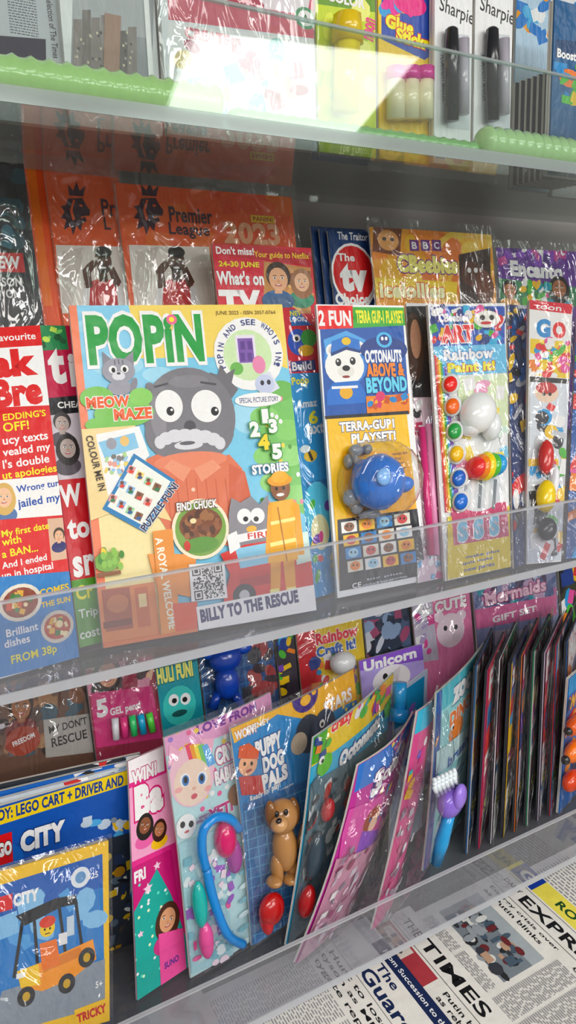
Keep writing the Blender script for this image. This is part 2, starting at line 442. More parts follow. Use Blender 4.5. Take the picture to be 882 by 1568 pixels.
# bird with a round grey head and a woolly orange body
BG='#7b7980'
m.P([(332,602),(320,572),(333,576),(336,560),(346,574),(359,566),(354,588),(364,598),(350,618)],'#6f6d74')
m.E(230,596,7,9,BG,30)
m.E(291,640,70,76,BG,n=36);m.E(291,664,68,48,BG,n=30);m.E(242,642,12,34,'#8d8b92');m.E(288,586,30,10,'#86848b')
m.P([(222,706),(240,698),(262,706),(325,708),(350,698),(370,720),(378,770),(352,838),(262,824),(240,790),(236,740)],'#dc7a5c')
m.E(292,708,56,14,'#e58a6c');m.P([(262,706),(292,720),(280,740),(250,718)],'#ea9a7c');m.P([(325,706),(296,720),(308,740),(338,718)],'#ea9a7c')
for i in range(7): m.R(258+i*15,772,1.5,74,'#c96348')
m.P([(350,712),(374,725),(390,790),(368,800),(350,760)],'#d0674a')
for k in range(3): m.E(295,752+k*20,3,3,'#f5d0b8')
m.E(258,624,21,25,'#ffffff',n=28);m.E(315,624,23,25,'#ffffff',n=28);m.E(260,632,6,7,'#16161c');m.E(328,632,6,7,'#16161c');m.E(262,630,2,2,'#fff');m.E(330,630,2,2,'#fff')
m.R(246,592,22,3,'#4c4a52',12);m.R(318,589,24,3,'#4c4a52',-10)
m.E(290,655,9,9,'#4c4a52')
for dx,dy,rx in ((-46,18,10),(-36,12,13),(-22,8,15),(-6,7,15),(10,7,15),(26,9,15),(40,13,13),(50,19,10)): m.E(288+dx*.95,662+dy,rx*.85,10,'#dcdce2')
m.E(288,684,22,7,'#dcdce2');m.E(286,681,12,3,'#5c5a62')
m.P([(158,562),(156,540),(170,552),(190,551),(203,539),(204,562)],'#8b8b96');m.E(181,570,25,20,'#9a9aa6');m.E(172,568,6,6,'#fff');m.E(190,567,6,6,'#fff');m.E(173,569,3,4,'#111');m.E(190,568,3,4,'#111');m.E(181,578,10,7,'#dedee6');m.E(181,574,3,2,'#333');m.E(183,596,18,12,'#9a9aa6');m.R(181,556,2,8,'#6a6a76');m.R(175,557,2,7,'#6a6a76');m.R(187,557,2,7,'#6a6a76');m.E(204,592,5,12,'#8b8b96',-20)
m.E(148,612,26,18,'#7fc35e');m.E(190,635,46,22,'#7fc35e');m.E(215,610,18,14,'#8ecf6a');m.E(160,652,30,12,'#7fc35e')
m.T('MEOW',165,618,66,'#e8622c',h=18,ol='#ffffff',bold=.05);m.T('MAZE',203,636,58,'#e8622c',h=18,ol='#ffffff',bold=.05)
m.P([(124,660),(206,654),(240,760),(262,800),(190,780),(138,800)],'#f2d9a0')
m.P([(146,668),(212,655),(228,700),(165,762)],'#f6fbff');m.P([(150,680),(205,665),(212,688),(160,705)],'#8fc7e6');m.E(170,682,8,9,'#9a9aa6');m.E(190,678,7,8,'#e8c27a');m.B(162,696,206,730,26,['#9fc9e8','#b4d79b','#777','#e8a69a','#f0d77a'],4,9)
m.P([(204,697),(267,738),(222,818),(156,782)],'#2e7fb8');m.P([(207,705),(260,740),(220,808),(164,778)],'#f2f7ee')
for i in range(4):
    for j in range(3):
        x=200+i*13-j*14;y=722+i*9+j*22;m.R(x,y,11,12,random.choice(['#f2d680','#9fd0a0','#e3a0a0','#8fb8e0','#8a6040']),-30);m.E(x,y-2,3,3,'#6b4030');m.E(x,y+3,4,2.5,random.choice(['#d8402c','#2a7a4a','#2a5a9a']))
m.T('COLOUR ME IN',146,712,86,'#3a2a20',h=11,rot=-82,bold=.02);m.T('PUZZLE FUN!',243,778,86,'#1d2a55',h=12,rot=48,ol='#ffffff',bold=.04)
m.P([(225,850),(300,850),(290,915),(240,905)],'#ee9a4f')
m.E(306,812,44,46,'#f5ead0',n=30);m.E(306,812,39,41,'#7ba34c',n=30);m.E(306,806,33,26,'#7a4528');m.B(282,790,332,824,24,['#8f5633','#613319','#9c6840','#4f2a14'],5,14);m.E(306,836,28,12,'#5f9440');m.E(285,838,5,8,'#c83a30');m.E(294,800,5,4,'#f2e0b0')
m.T('FIND CHUCK',300,776,62,'#ffffff',h=13,ol='#5a2c18',bold=.04,oa=.07)
m.T('1',404,640,10,'#ffffff',h=22,bold=.06,ol='#4a9a4a');m.T('3',416,655,13,'#ffffff',h=22,bold=.06,ol='#4a9a4a')
m.T('2',388,660,15,'#ffffff',h=24,bold=.06,ol='#4a9a4a');m.T('4',402,680,17,'#f9d94a',h=24,bold=.06,ol='#2f7a3a');m.T('5',422,694,15,'#ffffff',h=24,bold=.06,ol='#4a9a4a')
m.T('STORIES',412,720,56,'#ffffff',h=15,ol='#3c6a9a',bold=.05)
m.P([(348,790),(352,765),(366,772),(382,762),(395,775),(408,760),(412,800),(420,830),(350,840)],'#8a8890')
m.E(372,793,11,12,'#fff');m.E(392,792,11,12,'#fff');m.E(374,797,4,4,'#111');m.E(390,797,4,4,'#111');m.E(383,812,8,5,'#efb13f')
m.P([(335,850),(372,836),(430,826),(474,820),(478,912),(338,930),(350,880)],'#d53a35')
m.P([(358,842),(412,832),(416,862),(366,872)],'#8ec8e4');m.R(395,820,66,12,'#f4f4f4',4);m.T('FIRE',395,821,36,'#c22',h=9)
m.R(395,890,60,14,'#b32c2c',2);m.E(372,912,18,17,'#30303a');m.E(372,912,8,8,'#c9c9d0');m.P([(345,822),(360,815),(366,840),(350,850)],'#f4f4f4')
m.P([(448,820),(470,815),(475,860),(452,866)],'#d8efe4')
m.P([(412,850),(428,850),(426,930),(412,930)],'#e9a23c');m.P([(430,850),(448,850),(452,926),(438,928)],'#e9a23c')
m.P([(410,772),(446,766),(454,858),(408,864)],'#f2b23c');m.P([(408,776),(414,772),(412,850),(404,850)],'#eda836');m.P([(446,768),(456,776),(464,850),(454,852)],'#eda836')
m.R(431,832,40,6,'#f3ef9a',4);m.R(431,800,38,5,'#f3ef9a',4);m.R(418,905,14,5,'#f3ef9a');m.R(444,902,14,5,'#f3ef9a');m.R(430,820,2,84,'#b87324',4)
m.E(427,750,15,19,'#8a5534');m.E(426,738,19,9,'#e9a23c');m.E(426,733,13,9,'#f2b23c');m.E(421,751,2,3,'#111');m.E(432,750,2,3,'#111');m.E(427,760,6,2.5,'#fff')
m.E(418,936,11,6,'#443026');m.E(444,932,11,6,'#443026')
m.P([(287,866),(341,862),(346,916),(291,922)],'#ffffff')
u0,v0=m.uv(291,870);u1,v1=m.uv(342,913);N=25;cells=[]
for i in range(N):
    for j in range(N):
        corner=(i<8 and j<8) or (i>16 and j<8) or (i<8 and j>16)
        if corner:
            a=i if i<8 else i-18;b=j if j<8 else j-18
            on=(0<=a<=6 and 0<=b<=6) and (a in(0,6) or b in(0,6) or (2<=a<=4 and 2<=b<=4))
        else: on=random.random()<.47
        if on:
            cells.append([(u0+(u1-u0)*(i+p)/N,v0+(v1-v0)*(j+q)/N) for p,q in((0,0),(1,0),(1,1),(0,1))])
m.add(cells,'#2a2a2a')
m.P([(232,816),(262,812),(275,975),(246,980)],'#e8964a');m.T('A ROYAL WELCOME',252,894,140,'#fff6e6',h=12,rot=-87,bold=.03)
m.P([(262,925),(300,922),(300,975),(268,978)],'#e05a3a')
m.E(163,862,20,15,'#7aa84c')
for i in range(14): m.E(150+random.uniform(0,36),855+random.uniform(-12,14),4,6,random.choice(['#4c8a3a','#f1d35a','#8fc25a']))
m.R(166,880,36,6,'#8a5a38')
m.P([(298,930),(478,896),(482,936),(302,965)],'#ffffff')
m.T('BILLY TO THE RESCUE',381,928,152,'#2c2a66',h=20,rot=2,bold=.06,ol='#ffffff',oa=.05)
m.P([(158,985),(300,962),(302,968),(158,993)],'#dd7a45')
m.build()
m=mid('building_toy_magazine',(395,472),(482,470),(526,902),(455,925),.722,'#2a9ad8')
m.P([(385,472),(487,470),(497,588),(398,592)],'#d62d3e')
m.R(462,490,34,30,'#1f6fc0');m.T('NEW',455,482,22,'#ffe93b',bold=.03);m.T('LOOK!',457,493,26,'#ffffff',bold=.03)
m.E(458,535,16,24,'#2b59c5');m.E(474,528,12,16,'#3fae49');m.E(455,528,6,7,'#fff');m.E(455,529,3,4,'#111');m.E(470,550,12,10,'#f2c230')
m.R(466,577,38,18,'#163a86');m.T('Build',464,577,30,'#ffffff',bold=.03)
m.T('Popp',462,604,26,'#ffe93b',bold=.03);m.T('Amaz',472,640,32,'#ffffff',bold=.03);m.T('6',482,662,14,'#ffe93b',h=22,bold=.04);m.T('ext',486,680,26,'#ffffff',bold=.03)
m.E(478,722,10,9,'#f2c92f');m.R(478,722,4,16,'#222',20);m.E(470,712,8,6,'#e8f6ff');m.R(490,775,34,34,'#2b78b5');m.E(490,800,22,40,'#64d0ee');m.E(492,830,14,24,'#f6f0c0');m.B(480,790,520,890,18,PAL,6,14)
m.build(bag=.003)
m=mid('sea_rescue_toy_magazine',(484,466),(618,468),(655,888),(517,916),.70,'#f4f6f8',thick=.004)
m.P([(488,472),(616,473),(627,628),(498,636)],'#2156a8')
m.P([(486,468),(540,468),(542,502),(488,504)],'#e2291f');m.T('2 FUN',513,487,50,'#ffffff',h=24,bold=.04)
m.P([(540,470),(620,471),(621,498),(541,502)],'#43a83e');m.T('TERRA GUP-1 PLAYSET',582,485,72,'#f9ee3c',h=20,bold=.04)
m.E(530,552,34,38,'#3d7fd0');m.P([(495,520),(530,506),(560,520),(552,545),(500,548)],'#5aa6e4')
m.E(508,536,9,10,'#f2f2ee');m.E(550,532,9,10,'#f2f2ee');m.E(508,536,5,6,'#d8ccc4');m.E(550,532,5,6,'#d8ccc4')
m.E(528,560,30,29,'#f6f6f2');m.E(518,554,4.5,6,'#15151b');m.E(540,552,4.5,6,'#15151b');m.E(517,552,1.4,1.8,'#fff');m.E(539,550,1.4,1.8,'#fff');m.E(530,568,13,9,'#e8e6e0');m.E(530,563,6,4.5,'#15151b');m.E(530,576,6,2,'#8a3030')
m.P([(506,540),(508,522),(530,514),(550,520),(552,536),(530,530)],'#2e74c8');m.P([(506,540),(530,530),(552,536),(552,540),(530,535),(507,545)],'#173c7c');m.E(530,522,7,6,'#e8c23a')
m.P([(500,600),(510,585),(548,582),(560,600),(560,616),(500,620)],'#2a70c8');m.E(530,600,10,10,'#e8b03a');m.R(528,592,40,4,'#f2f2f2')
m.E(588,535,36,20,'#123a84');m.T('OCTONAUTS',587,545,56,'#ffffff',h=20,bold=.05,ol='#1b57b0')
m.E(588,520,12,12,'#59b7e8');m.E(588,520,8,8,'#123a84');m.E(585,518,2,3,'#fff');m.E(591,518,2,3,'#fff')
m.T('ABOVE &',590,566,58,'#f08b25',h=22,bold=.05,ol='#12306e');m.T('BEYOND',592,588,62,'#6fd3f2',h=24,bold=.05,ol='#12306e')
m.P([(560,606),(626,602),(627,632),(562,634)],'#e88a2a');m.B(565,606,620,626,14,['#f5b342','#c4552a','#2a86c8','#d43b6a'],6,14)
m.P([(500,640),(622,630),(648,878),(520,902)],'#f7c21f');m.P([(497,636),(625,628),(626,633),(498,641)],'#1b1b22')
m.T('TERRA-GUP1',562,650,84,'#ffffff',h=15,bold=.05,ol='#1b2c66');m.T('PLAYSET!',572,668,68,'#ffffff',h=15,bold=.05,ol='#1b2c66')
m.P([(523,690),(625,690),(636,782),(530,792)],'#f4b010');m.W_(600,690,612,720,4,'#1b2c66',22,5)
m.P([(516,795),(638,778),(652,880),(520,905)],'#1b1d28')
for r in range(4):
    for c in range(4):
        x=534+c*27+r*3;y=806+r*20-c*4
        m.R(x,y,24,17,['#f2f2ee','#f7c21f','#3a86c8','#e5e0d0'][(r+c)%4]);m.E(x,y,8,7,['#8a5534','#e98a2c','#9fd0e8','#c94a4a'][(r*3+c)%4]);m.E(x-3,y-1,1.6,2,'#111',n=6);m.E(x+3,y-1,1.6,2,'#111',n=6)
m.W_(575,880,600,894,3,'#c8ccd8',60,4);m.T('CE',545,896,14,'#fff',h=8)
m.build()
m.toy('plastic_vehicle_toy',[('s',580,738,.026,(.030,.029,.026),'#3a80e0'),('s',617,742,.026,(.012,.009,.012),'#4488e6'),('s',556,732,.022,(.010,.020,.018),'#2f74d0'),('s',580,706,.024,(.014,.008,.012),'#5a98ee'),('s',588,730,.052,(.009,.009,.004),'#8ab8f0'),('s',586,768,.022,(.012,.009,.012),'#2f74d0'),
 ('s',545,690,.008,(.009,.007,.006),'#8e969e'),('s',562,688,.008,(.006,.006,.006),'#7c848c'),('s',546,776,.008,(.008,.008,.006),'#8e969e'),('s',536,762,.01,(.008,.009,.008),'#9aa2aa'),
 ('t',[(538,690,.008),(545,705,.014),(556,720,.02)],.004,'#8e969e'),('t',[(534,775,.006),(545,768,.012),(558,756,.018)],.004,'#8e969e'),('t',[(550,792,.006),(568,784,.01),(586,772,.012)],.004,'#8e969e'),
 ('s',534,706,.006,(.006,.008,.006),'#888f96'),('s',570,788,.008,(.01,.005,.006),'#888f96')])
m.toy('blister_pack',[('s',576,738,.004,(.048,.046,.056),None)],FILM)
m=mid('fashion_pen_magazine',(622,464),(668,465),(700,880),(640,893),.722,'#f2f2f4')
m.P([(622,468),(655,468),(665,590),(632,600)],'#15151c');m.E(634,520,14,46,'#4a2c1c');m.E(636,510,8,26,'#d8a080')
m.P([(632,590),(670,590),(682,885),(642,893)],'#f0d8e4');m.B(636,600,672,700,14,['#e0529a','#fff','#c9b6e0','#24242c'],6,16)
m.T('5',640,636,14,'#c01c58',h=20,bold=.05);m.P([(640,660),(672,655),(684,780),(650,790)],'#e668a8');m.B(642,780,680,885,14,['#f2c230','#e0529a','#fff','#4aa8d8'],6,14)
m.build(bag=.005);m.toy('pen_set',[('t',[(646,655,.006),(660,850,.006)],.004,'#d8407f'),('t',[(656,650,.006),(668,850,.006)],.004,'#f0a0c8')])
m=mid('art_magazine',(655,466),(774,464),(781,868),(682,890),.69,'#f4f6f8',thick=.004)
m.P([(658,470),(773,470),(773,542),(664,545)],'#2a58b8');m.B(662,474,770,538,60,['#f2c230','#e23b3b','#58b947','#fff','#e65aa0','#39b3e0','#17307a'],6,18)
m.T('CBeebies',694,492,46,'#ffffff',h=16,bold=.05,ol='#5a2ea0');m.T('ART',700,522,50,'#e8322c',h=32,bold=.06,ol='#ffffff')
m.E(745,495,20,16,'#f2f2ea');m.E(738,492,4,5,'#111');m.E(752,492,4,5,'#111');m.E(744,502,9,3,'#c33')
m.P([(664,545),(773,540),(776,590),(668,596)],'#6fc4ea');m.T('Rainbow',718,558,76,'#ffffff',h=20,bold=.05,ol='#2e62b8');m.T('Paint it!',722,580,72,'#ffee3b',h=17,bold=.05,ol='#c22862')
for k,c in enumerate(['#e23b3b','#f08a2c','#f6d92f','#58b947','#3aa0dd','#7d4bb5']):
    m.P([(665+k*3,560+k*4),(668+k*3,560+k*4),(690+k*3,800),(682+k*3,802)],c)
m.P([(700,598),(776,592),(780,680),(704,690)],'#e2f0c8');m.B(704,600,776,780,24,['#8fd0ee','#f6e06a','#d8f0e0','#f0a8c8','#fff'],10,22)
m.R(742,680,44,8,'#3a7ac0');m.P([(685,808),(779,790),(781,868),(684,888)],'#f5dc28');m.P([(690,795),(775,785),(778,830),(694,845)],'#d5527c')
m.T('S S S',732,822,64,'#8ad0f0',h=26,bold=.06,ol='#fff');m.W_(730,850,745,876,3,'#2a58b8',60,5)
m.E(735,775,34,24,'#dfe4e8')
for k in range(5): m.R(712+k*11,775,5,40,['#7d858c','#fff'][k%2],-8)
m.build(bag=.003)
pots=[('#e8362e',588),('#f07030',622),('#2f9c4a',660),('#f2c21f',695),('#2464c0',732),('#2a6fd0',768)]
parts=[]
for k,(c,y) in enumerate(pots):
    x=690+k*3.2
    parts+=[('s',x,y,.004,(.0125,.0125,.008),'#e8ecee'),('s',x,y,.009,(.0095,.0095,.005),c)]
parts+=[('s',732,632,.014,(.024,.024,.018),'#f2f4f4'),('s',752,652,.01,(.012,.018,.012),'#e4e8ea'),('s',722,655,.01,(.014,.01,.012),'#eceef0')]
for k,c in enumerate(['#e23b3b','#f08a2c','#f6d92f','#58b947','#3aa0dd']):
    parts.append(('s',728+k*8,716-k*1,.012,(.011,.017-abs(k-2)*.002,.014),c))
m.toy('paint_pots_and_figures',parts)
m=mid('space_magazine',(776,466),(806,468),(803,864),(788,870),.712,'#3a4a78')
m.B(778,470,806,860,50,['#2b6cb8','#111827','#e23b3b','#f6c92f','#fff','#3a3a4a','#c8ccd4'],6,18);m.build(bag=.003)
m=mid('activity_magazine',(811,459),(877,466),(859,860),(806,864),.69,'#f6f6f4',thick=.006)
m.P([(811,459),(877,466),(875,486),(811,478)],'#d8203c');m.T('toon',840,474,40,'#fff',h=10)
m.T('G',832,515,22,'#2f8ed0',h=36,bold=.06,ol='#ffffff');m.T('O',856,518,20,'#e23b3b',h=32,bold=.06,ol='#fff')
m.P([(812,535),(873,540),(870,605),(811,600)],'#f2d234');m.B(814,540,870,600,40,['#e65aa0','#58b947','#3aa0dd','#e23b3b','#fff','#f08a2c'],6,16)
m.P([(811,612),(869,614),(858,858),(807,862)],'#dfe6ee');m.P([(811,603),(870,606),(869,614),(811,612)],'#222');m.E(836,630,18,16,'#f4d8c0');m.E(836,622,16,10,'#c23030');m.E(832,632,2.5,3,'#111');m.E(841,632,2.5,3,'#111')
m.B(814,650,866,850,44,['#e23b3b','#2c2c34','#fff','#3aa0dd','#f6c92f','#c8ccd0','#58b947'],8,22)
m.build(bag=.008)
m.toy('toy_pieces',[('s',836,760,.01,(.012,.02,.01),'#f2d234'),('s',836,700,.008,(.01,.022,.008),'#c33a3a'),('s',838,810,.008,(.012,.014,.008),'#2a2a34'),('s',848,735,.008,(.006,.02,.008),'#e8e8ee')])
m=mid('adventure_magazine',(884,470),(960,474),(930,850),(866,856),.71,'#2c5fa8')
m.B(872,474,950,850,70,PAL,8,26);m.T('FUN',905,505,44,'#ffe93b',h=30,bold=.06,ol='#c22');m.build(bag=.004)

# ================================================================ MIDDLE SHELF, back row on riser
ZR=-.165
m=auto('puzzle_magazine',(-90,240),(36,250),.775,ZR,'#15181f');m.B(-20,260,30,370,20,['#1f4450','#2c2f38','#3c6a7c'],10,30)
m.R(14,402,46,30,'#c3202c');m.T('EW',14,402,34,'#fff',h=20,bold=.04);m.T('BSON',14,432,40,'#e8e8e8',h=14,bold=.03);m.T('ON',20,450,22,'#e8e8e8',h=14,bold=.03);m.build(bag=.003)
OR='#f4661c'
def football(name,TL,TR,Y,ox,full):
    m=auto(name,TL,TR,Y,ZR,OR,thick=.006)
    if full: m.B(200,285,440,370,16,['#f87030','#ea5c16','#fa7a38','#e4560f'],16,40)
    m.P([(ox-25,375),(ox+98,378),(ox+112,480),(ox-15,480)],'#f6f0e8');m.P([(ox-15,385),(ox+20,378),(ox,470),(ox-15,470)],'#dcd4cc')
    x=ox+8;y=322;LC='#3a0f2c'
    m.P([(x-12,y-20),(x-14,y-40),(x-6,y-30),(x-1,y-44),(x+4,y-30),(x+13,y-38),(x+9,y-20)],LC)
    m.P([(x-14,y-18),(x+8,y-19),(x+14,y-8),(x+20,y),(x+19,y+8),(x+12,y+9),(x+15,y+16),(x+8,y+20),(x+6,y+32),(x-1,y+24),(x-6,y+38),(x-10,y+24),(x-20,y+30),(x-17,y+14),(x-25,y+12),(x-19,y+2),(x-25,y-6),(x-17,y-8)],LC)
    m.E(x+6,y-7,3,2,OR,n=8);m.P([(x-6,y-16),(x-3,y-16),(x-7,y),(x-3,y+14),(x-7,y+16),(x-11,y)],OR);m.P([(x+6,y+10),(x+15,y+8),(x+6,y+13)],OR);m.R(x-2,y-21,22,2,OR)
    px=ox+46;py=392
    SK='#5a3423'
    m.P([(px-30,py+84),(px-24,py+44),(px-10,py+36),(px+14,py+36),(px+28,py+44),(px+34,py+84)],'#c8202c')
    m.P([(px-34,py+84),(px-26,py+44),(px-18,py+48),(px-20,py+84)],'#f2f2f2');m.P([(px+22,py+48),(px+30,py+44),(px+40,py+84),(px+26,py+84)],'#f2f2f2')
    m.P([(px-26,py+50),(px-30,py+22),(px-22,py+12),(px-14,py+6),(px-8,py+14),(px-17,py+26),(px-14,py+48)],SK);m.P([(px+22,py+50),(px+30,py+40),(px+18,py+16),(px+10,py+22),(px+16,py+40)],SK)
    m.R(px+2,py+30,13,18,'#4a2a1c');m.E(px+2,py+8,13,19,SK);m.E(px+2,py-6,13,9,'#140d0b')
    m.E(px-3,py+6,2,1.5,'#eee',n=8);m.E(px+7,py+6,2,1.5,'#eee',n=8);m.E(px+2,py+20,8,6,'#2c1812');m.E(px+2,py+18,5,1.8,'#fff');m.E(px+2,py+12,3,3,'#4a2a1c')
    return m
m=auto('sticker_album',(34,256),(110,266),.812,ZR,'#ea5c18',thick=.006);m.R(60,360,14,220,'#f87a38');m.build()
m=football('sticker_album',(68,262),(182,272),.808,118-8,False);m.T('Pr',166,318,22,'#3a0f2c',h=26,bold=.02);m.T('L',164,342,10,'#3a0f2c',h=20,bold=.02);m.build(bag=.003)
m=football('sticker_album',(176,274),(446,307),.80,222,True)
m.T('Premier',292,330,66,'#3a0f2c',h=24,bold=.025);m.T('League',290,354,62,'#3a0f2c',h=24,bold=.025);m.T('2023',386,358,86,'#ffb48c',h=34,bold=.05);m.R(402,336,36,11,'#f2d22c');m.T('PANINI',402,336,30,'#b02020',h=7,bold=.02)
m.P([(330,372),(446,380),(446,470),(330,470)],'#dc5414');m.build(bag=.003)
m=auto('tv_guide_magazine',(324,364),(476,388),.745,ZR,'#cf1a3c')
m.P([(324,362),(476,388),(476,408),(324,388)],'#b8152f');m.T("Don't miss!",360,384,58,'#ffffff',h=12,bold=.03);m.T('Your guide to Netflix',432,392,84,'#ffd93b',h=12,bold=.01)
m.P([(404,400),(476,410),(476,480),(404,480)],'#c48a50');m.B(446,410,474,470,12,['#d89a5a','#8a5030','#e8c07a'],8,20);m.face(462,430,15,'#e6b896','#9a6a4a','#3a8a6a',True);m.face(426,425,19,'#e2ab86','#3a2418','#2a5a8c')
m.T('24-30 JUNE',366,406,62,'#ffe14a',h=11,bold=.03);m.T("What's on",368,426,72,'#ffffff',h=22,bold=.04);m.T('TV',368,462,64,'#ffffff',h=36,bold=.07);m.build()
for i in range(3):
    m=auto('tv_listings_magazine',(476+i*13,346+i*3),(560+i*3,352+i*3),.80-i*.008,ZR,'#16386e')
    x=524+i*7
    m.E(x+6,425,32,50,'#ffffff');m.E(x+6,425,29,46,'#d2202c')
    if i==2:
        m.E(542,420,34,48,'#ffffff');m.E(542,420,31,44,'#d2202c');m.T('The',530,394,26,'#fff',h=12,bold=.03);m.T('tv',542,425,42,'#ffffff',h=44,bold=.07);m.T('Choice',540,458,52,'#ffffff',h=18,bold=.04);m.T('The Traitor',540,362,46,'#fff',h=12,bold=.02)
    else: m.T('c',x-18,425,12,'#fff',h=34,bold=.05)
    m.build()
m=auto('preschool_magazine',(566,340),(752,366),.77,ZR,'#f3a828')
m.B(572,350,745,440,34,['#f7bf3a','#f09020','#f8cf5a','#e87f1c'],14,40);m.P([(572,344),(615,350),(612,392),(570,385)],'#7a3c18');m.E(594,368,16,16,'#e8a860');m.E(588,366,3,3,'#111');m.E(600,367,3,3,'#111')
for k in range(3): m.R(634+k*17,376,14,17,'#6d2c86');m.T('BBC'[k],634+k*17,376,8,'#fff',h=11,bold=.03)
m.T('CBeebies',655,405,92,'#fff08a',h=28,bold=.07,ol='#7a2c96');m.P([(568,425),(700,432),(698,462),(566,456)],'#ffd21e');m.T('icelollies',632,445,100,'#fff7c0',h=24,bold=.05,ol='#e0601c')
m.P([(702,390),(750,380),(752,470),(704,470)],'#3a1d18');m.E(722,420,16,20,'#5a3022');m.E(742,440,14,26,'#70402c');m.E(718,414,3,4,'#fff');m.E(728,414,3,4,'#fff')
m.build(bag=.004)
m=auto('cartoon_magazine',(760,372),(882,392),.77,ZR,'#6a3a9a')
m.B(764,380,880,400,24,['#8a4cc0','#4c2c80','#c94a9a','#fff'],5,16);m.T('Encanto',822,414,80,'#ffffff',h=24,bold=.06,ol='#4a2a80',rot=-2)
m.P([(762,426),(882,440),(882,470),(762,466)],'#3f8a5c');m.face(856,440,14,'#a86a44','#1c1210','#2a9ab0',True);m.face(780,444,12,'#b87a50','#2a1812','#e0a030')
m.B(796,432,842,466,24,['#f2c230','#e65aa0','#58b947','#fff','#2a9ab0'],4,12);m.build(bag=.004)
m=auto('football_magazine',(890,380),(1000,400),.775,ZR,'#2a8a7a');m.B(884,390,990,470,30,PAL,8,26);m.build()

# ================================================================ LOWER SHELF, back row
ZQ=-.665
m=auto('holiday_magazine',(-40,1050),(126,1024),.80,ZQ,'#6b4a38');m.B(-30,1040,120,1150,60,['#8a5a3e','#a87048','#4a3028','#a98058','#3a5a6a','#2a1c18'],8,26);m.face(32,1080,20,'#a8704c','#2a1812','#7a3030')
m.P([(66,1102),(150,1090),(155,1150),(70,1160)],'#b6b2ac');m.T("MY DON'T",104,1110,60,'#222222',h=12,bold=.02);m.T('RESCUE',106,1130,56,'#222222',h=14,bold=.02);m.E(35,1134,28,22,'#a84028');m.T('FREEDOM',36,1132,36,'#fff',h=8,rot=12,bold=.03);m.build(bag=.005)
m=auto('teen_magazine',(130,1022),(234,1004),.79,ZQ,'#a02848');m.B(126,1010,230,1060,30,['#e8a0b8','#3a1018','#f0c8a8','#d84878','#222'],6,20);m.face(165,1030,20,'#d89a78','#2a1410','#e06088',True)
m.P([(138,1062),(232,1050),(248,1130),(148,1145)],'#d83880');m.T('5',156,1084,18,'#fff',h=28,bold=.05);m.T('GEL pens!',192,1086,48,'#fff',h=15,bold=.04)
m.build(bag=.004);m.toy('gel_pen_set',[('t',[(176+i*13,1100-i*2,.008),(178+i*14,1132-i*3,.008)],.0042,c) for i,c in enumerate(['#e8e8ee','#e84a8a','#4ad07a','#38b0e0','#6ae05a'])])
m=auto('monster_magazine',(236,1008),(300,992),.785,ZQ,'#2a9aa8');m.P([(234,1008),(304,990),(304,1012),(236,1028)],'#176a7c');m.T('HULI FUNI',268,1030,56,'#f2f08a',h=24,bold=.06,ol='#176a5a');m.E(275,1080,26,30,'#4cc8c0');m.E(266,1072,8,9,'#fff');m.E(284,1070,8,9,'#fff');m.E(267,1073,4,4,'#111');m.E(283,1071,4,4,'#111');m.E(275,1092,12,5,'#155');m.build()
m=auto('figure_toy_magazine',(303,990),(416,966),.79,ZQ,'#15508c')
for i in range(10): m.R(310+i*11,1040,1.5,140,'#3a80bc');m.R(360,985+i*13,120,1.2,'#3a80bc')
m.B(384,980,420,1090,16,['#3a2430','#a83a3a','#2c2c38'],8,26);m.build(bag=.004);m.toy('plastic_figure_toy',[('s',345,1008,.014,(.022,.018,.014),'#1846b0'),('s',322,1000,.01,(.012,.008,.008),'#1c50c0'),('s',372,992,.01,(.012,.008,.008),'#1c50c0'),('s',348,1045,.014,(.016,.022,.012),'#1846b0'),('t',[(335,1060,.008),(325,1085,.008)],.006,'#1846b0'),('t',[(358,1060,.008),(372,1085,.008)],.006,'#1846b0')])
m=auto('mystery_magazine',(420,966),(448,958),.795,ZQ,'#3a3440');m.B(420,965,450,1080,20,PAL+['#222','#444'],6,18);m.build()
m=auto('craft_magazine',(452,956),(552,936),.80,ZQ,'#f0d028');m.P([(452,956),(480,950),(490,1060),(462,1066)],'#d82838');m.T('Rainbow',516,972,66,'#e83a4a',h=18,bold=.05,ol='#fff');m.T('Craft it!',515,992,62,'#2e62b8',h=16,bold=.05,ol='#fff');m.B(480,1000,552,1060,30,PAL,6,18);m.build(bag=.003);m.toy('plaster_figure',[('s',525,1015,.01,(.02,.016,.014),'#e8eaec')])
m=auto('dark_comic_magazine',(556,937),(624,923),.80,ZQ,'#4a5a78');m.B(556,935,624,1010,30,['#2a3448','#8aa0c0','#c8ccd8','#9a4a6a','#18202c'],8,24);m.build()
m=auto('unicorn_magazine',(550,1008),(646,990),.775,ZQ,'#b8a8e8');m.P([(546,1006),(650,986),(650,1010),(548,1028)],'#8a5ac8');m.T('Unicorn',598,1010,84,'#fff',h=16,bold=.05);m.E(600,1040,30,22,'#f6f2fa');m.E(590,1036,4,5,'#222');m.build()
m=auto('kitten_magazine',(630,918),(718,899),.795,ZQ,'#e884b0');m.P([(626,918),(660,912),(672,1010),(636,1016)],'#c9c4d4');m.T('CUTE',690,925,50,'#fff',h=18,bold=.06,ol='#c02870');m.E(690,965,22,26,'#f6e0ea');m.E(682,962,3,4,'#333');m.E(698,960,3,4,'#333');m.E(672,945,8,8,'#f6e0ea');m.E(706,942,8,8,'#f6e0ea');m.B(630,930,660,1000,12,['#e0529a','#fff','#b0a0c8'],6,16);m.build(bag=.004)
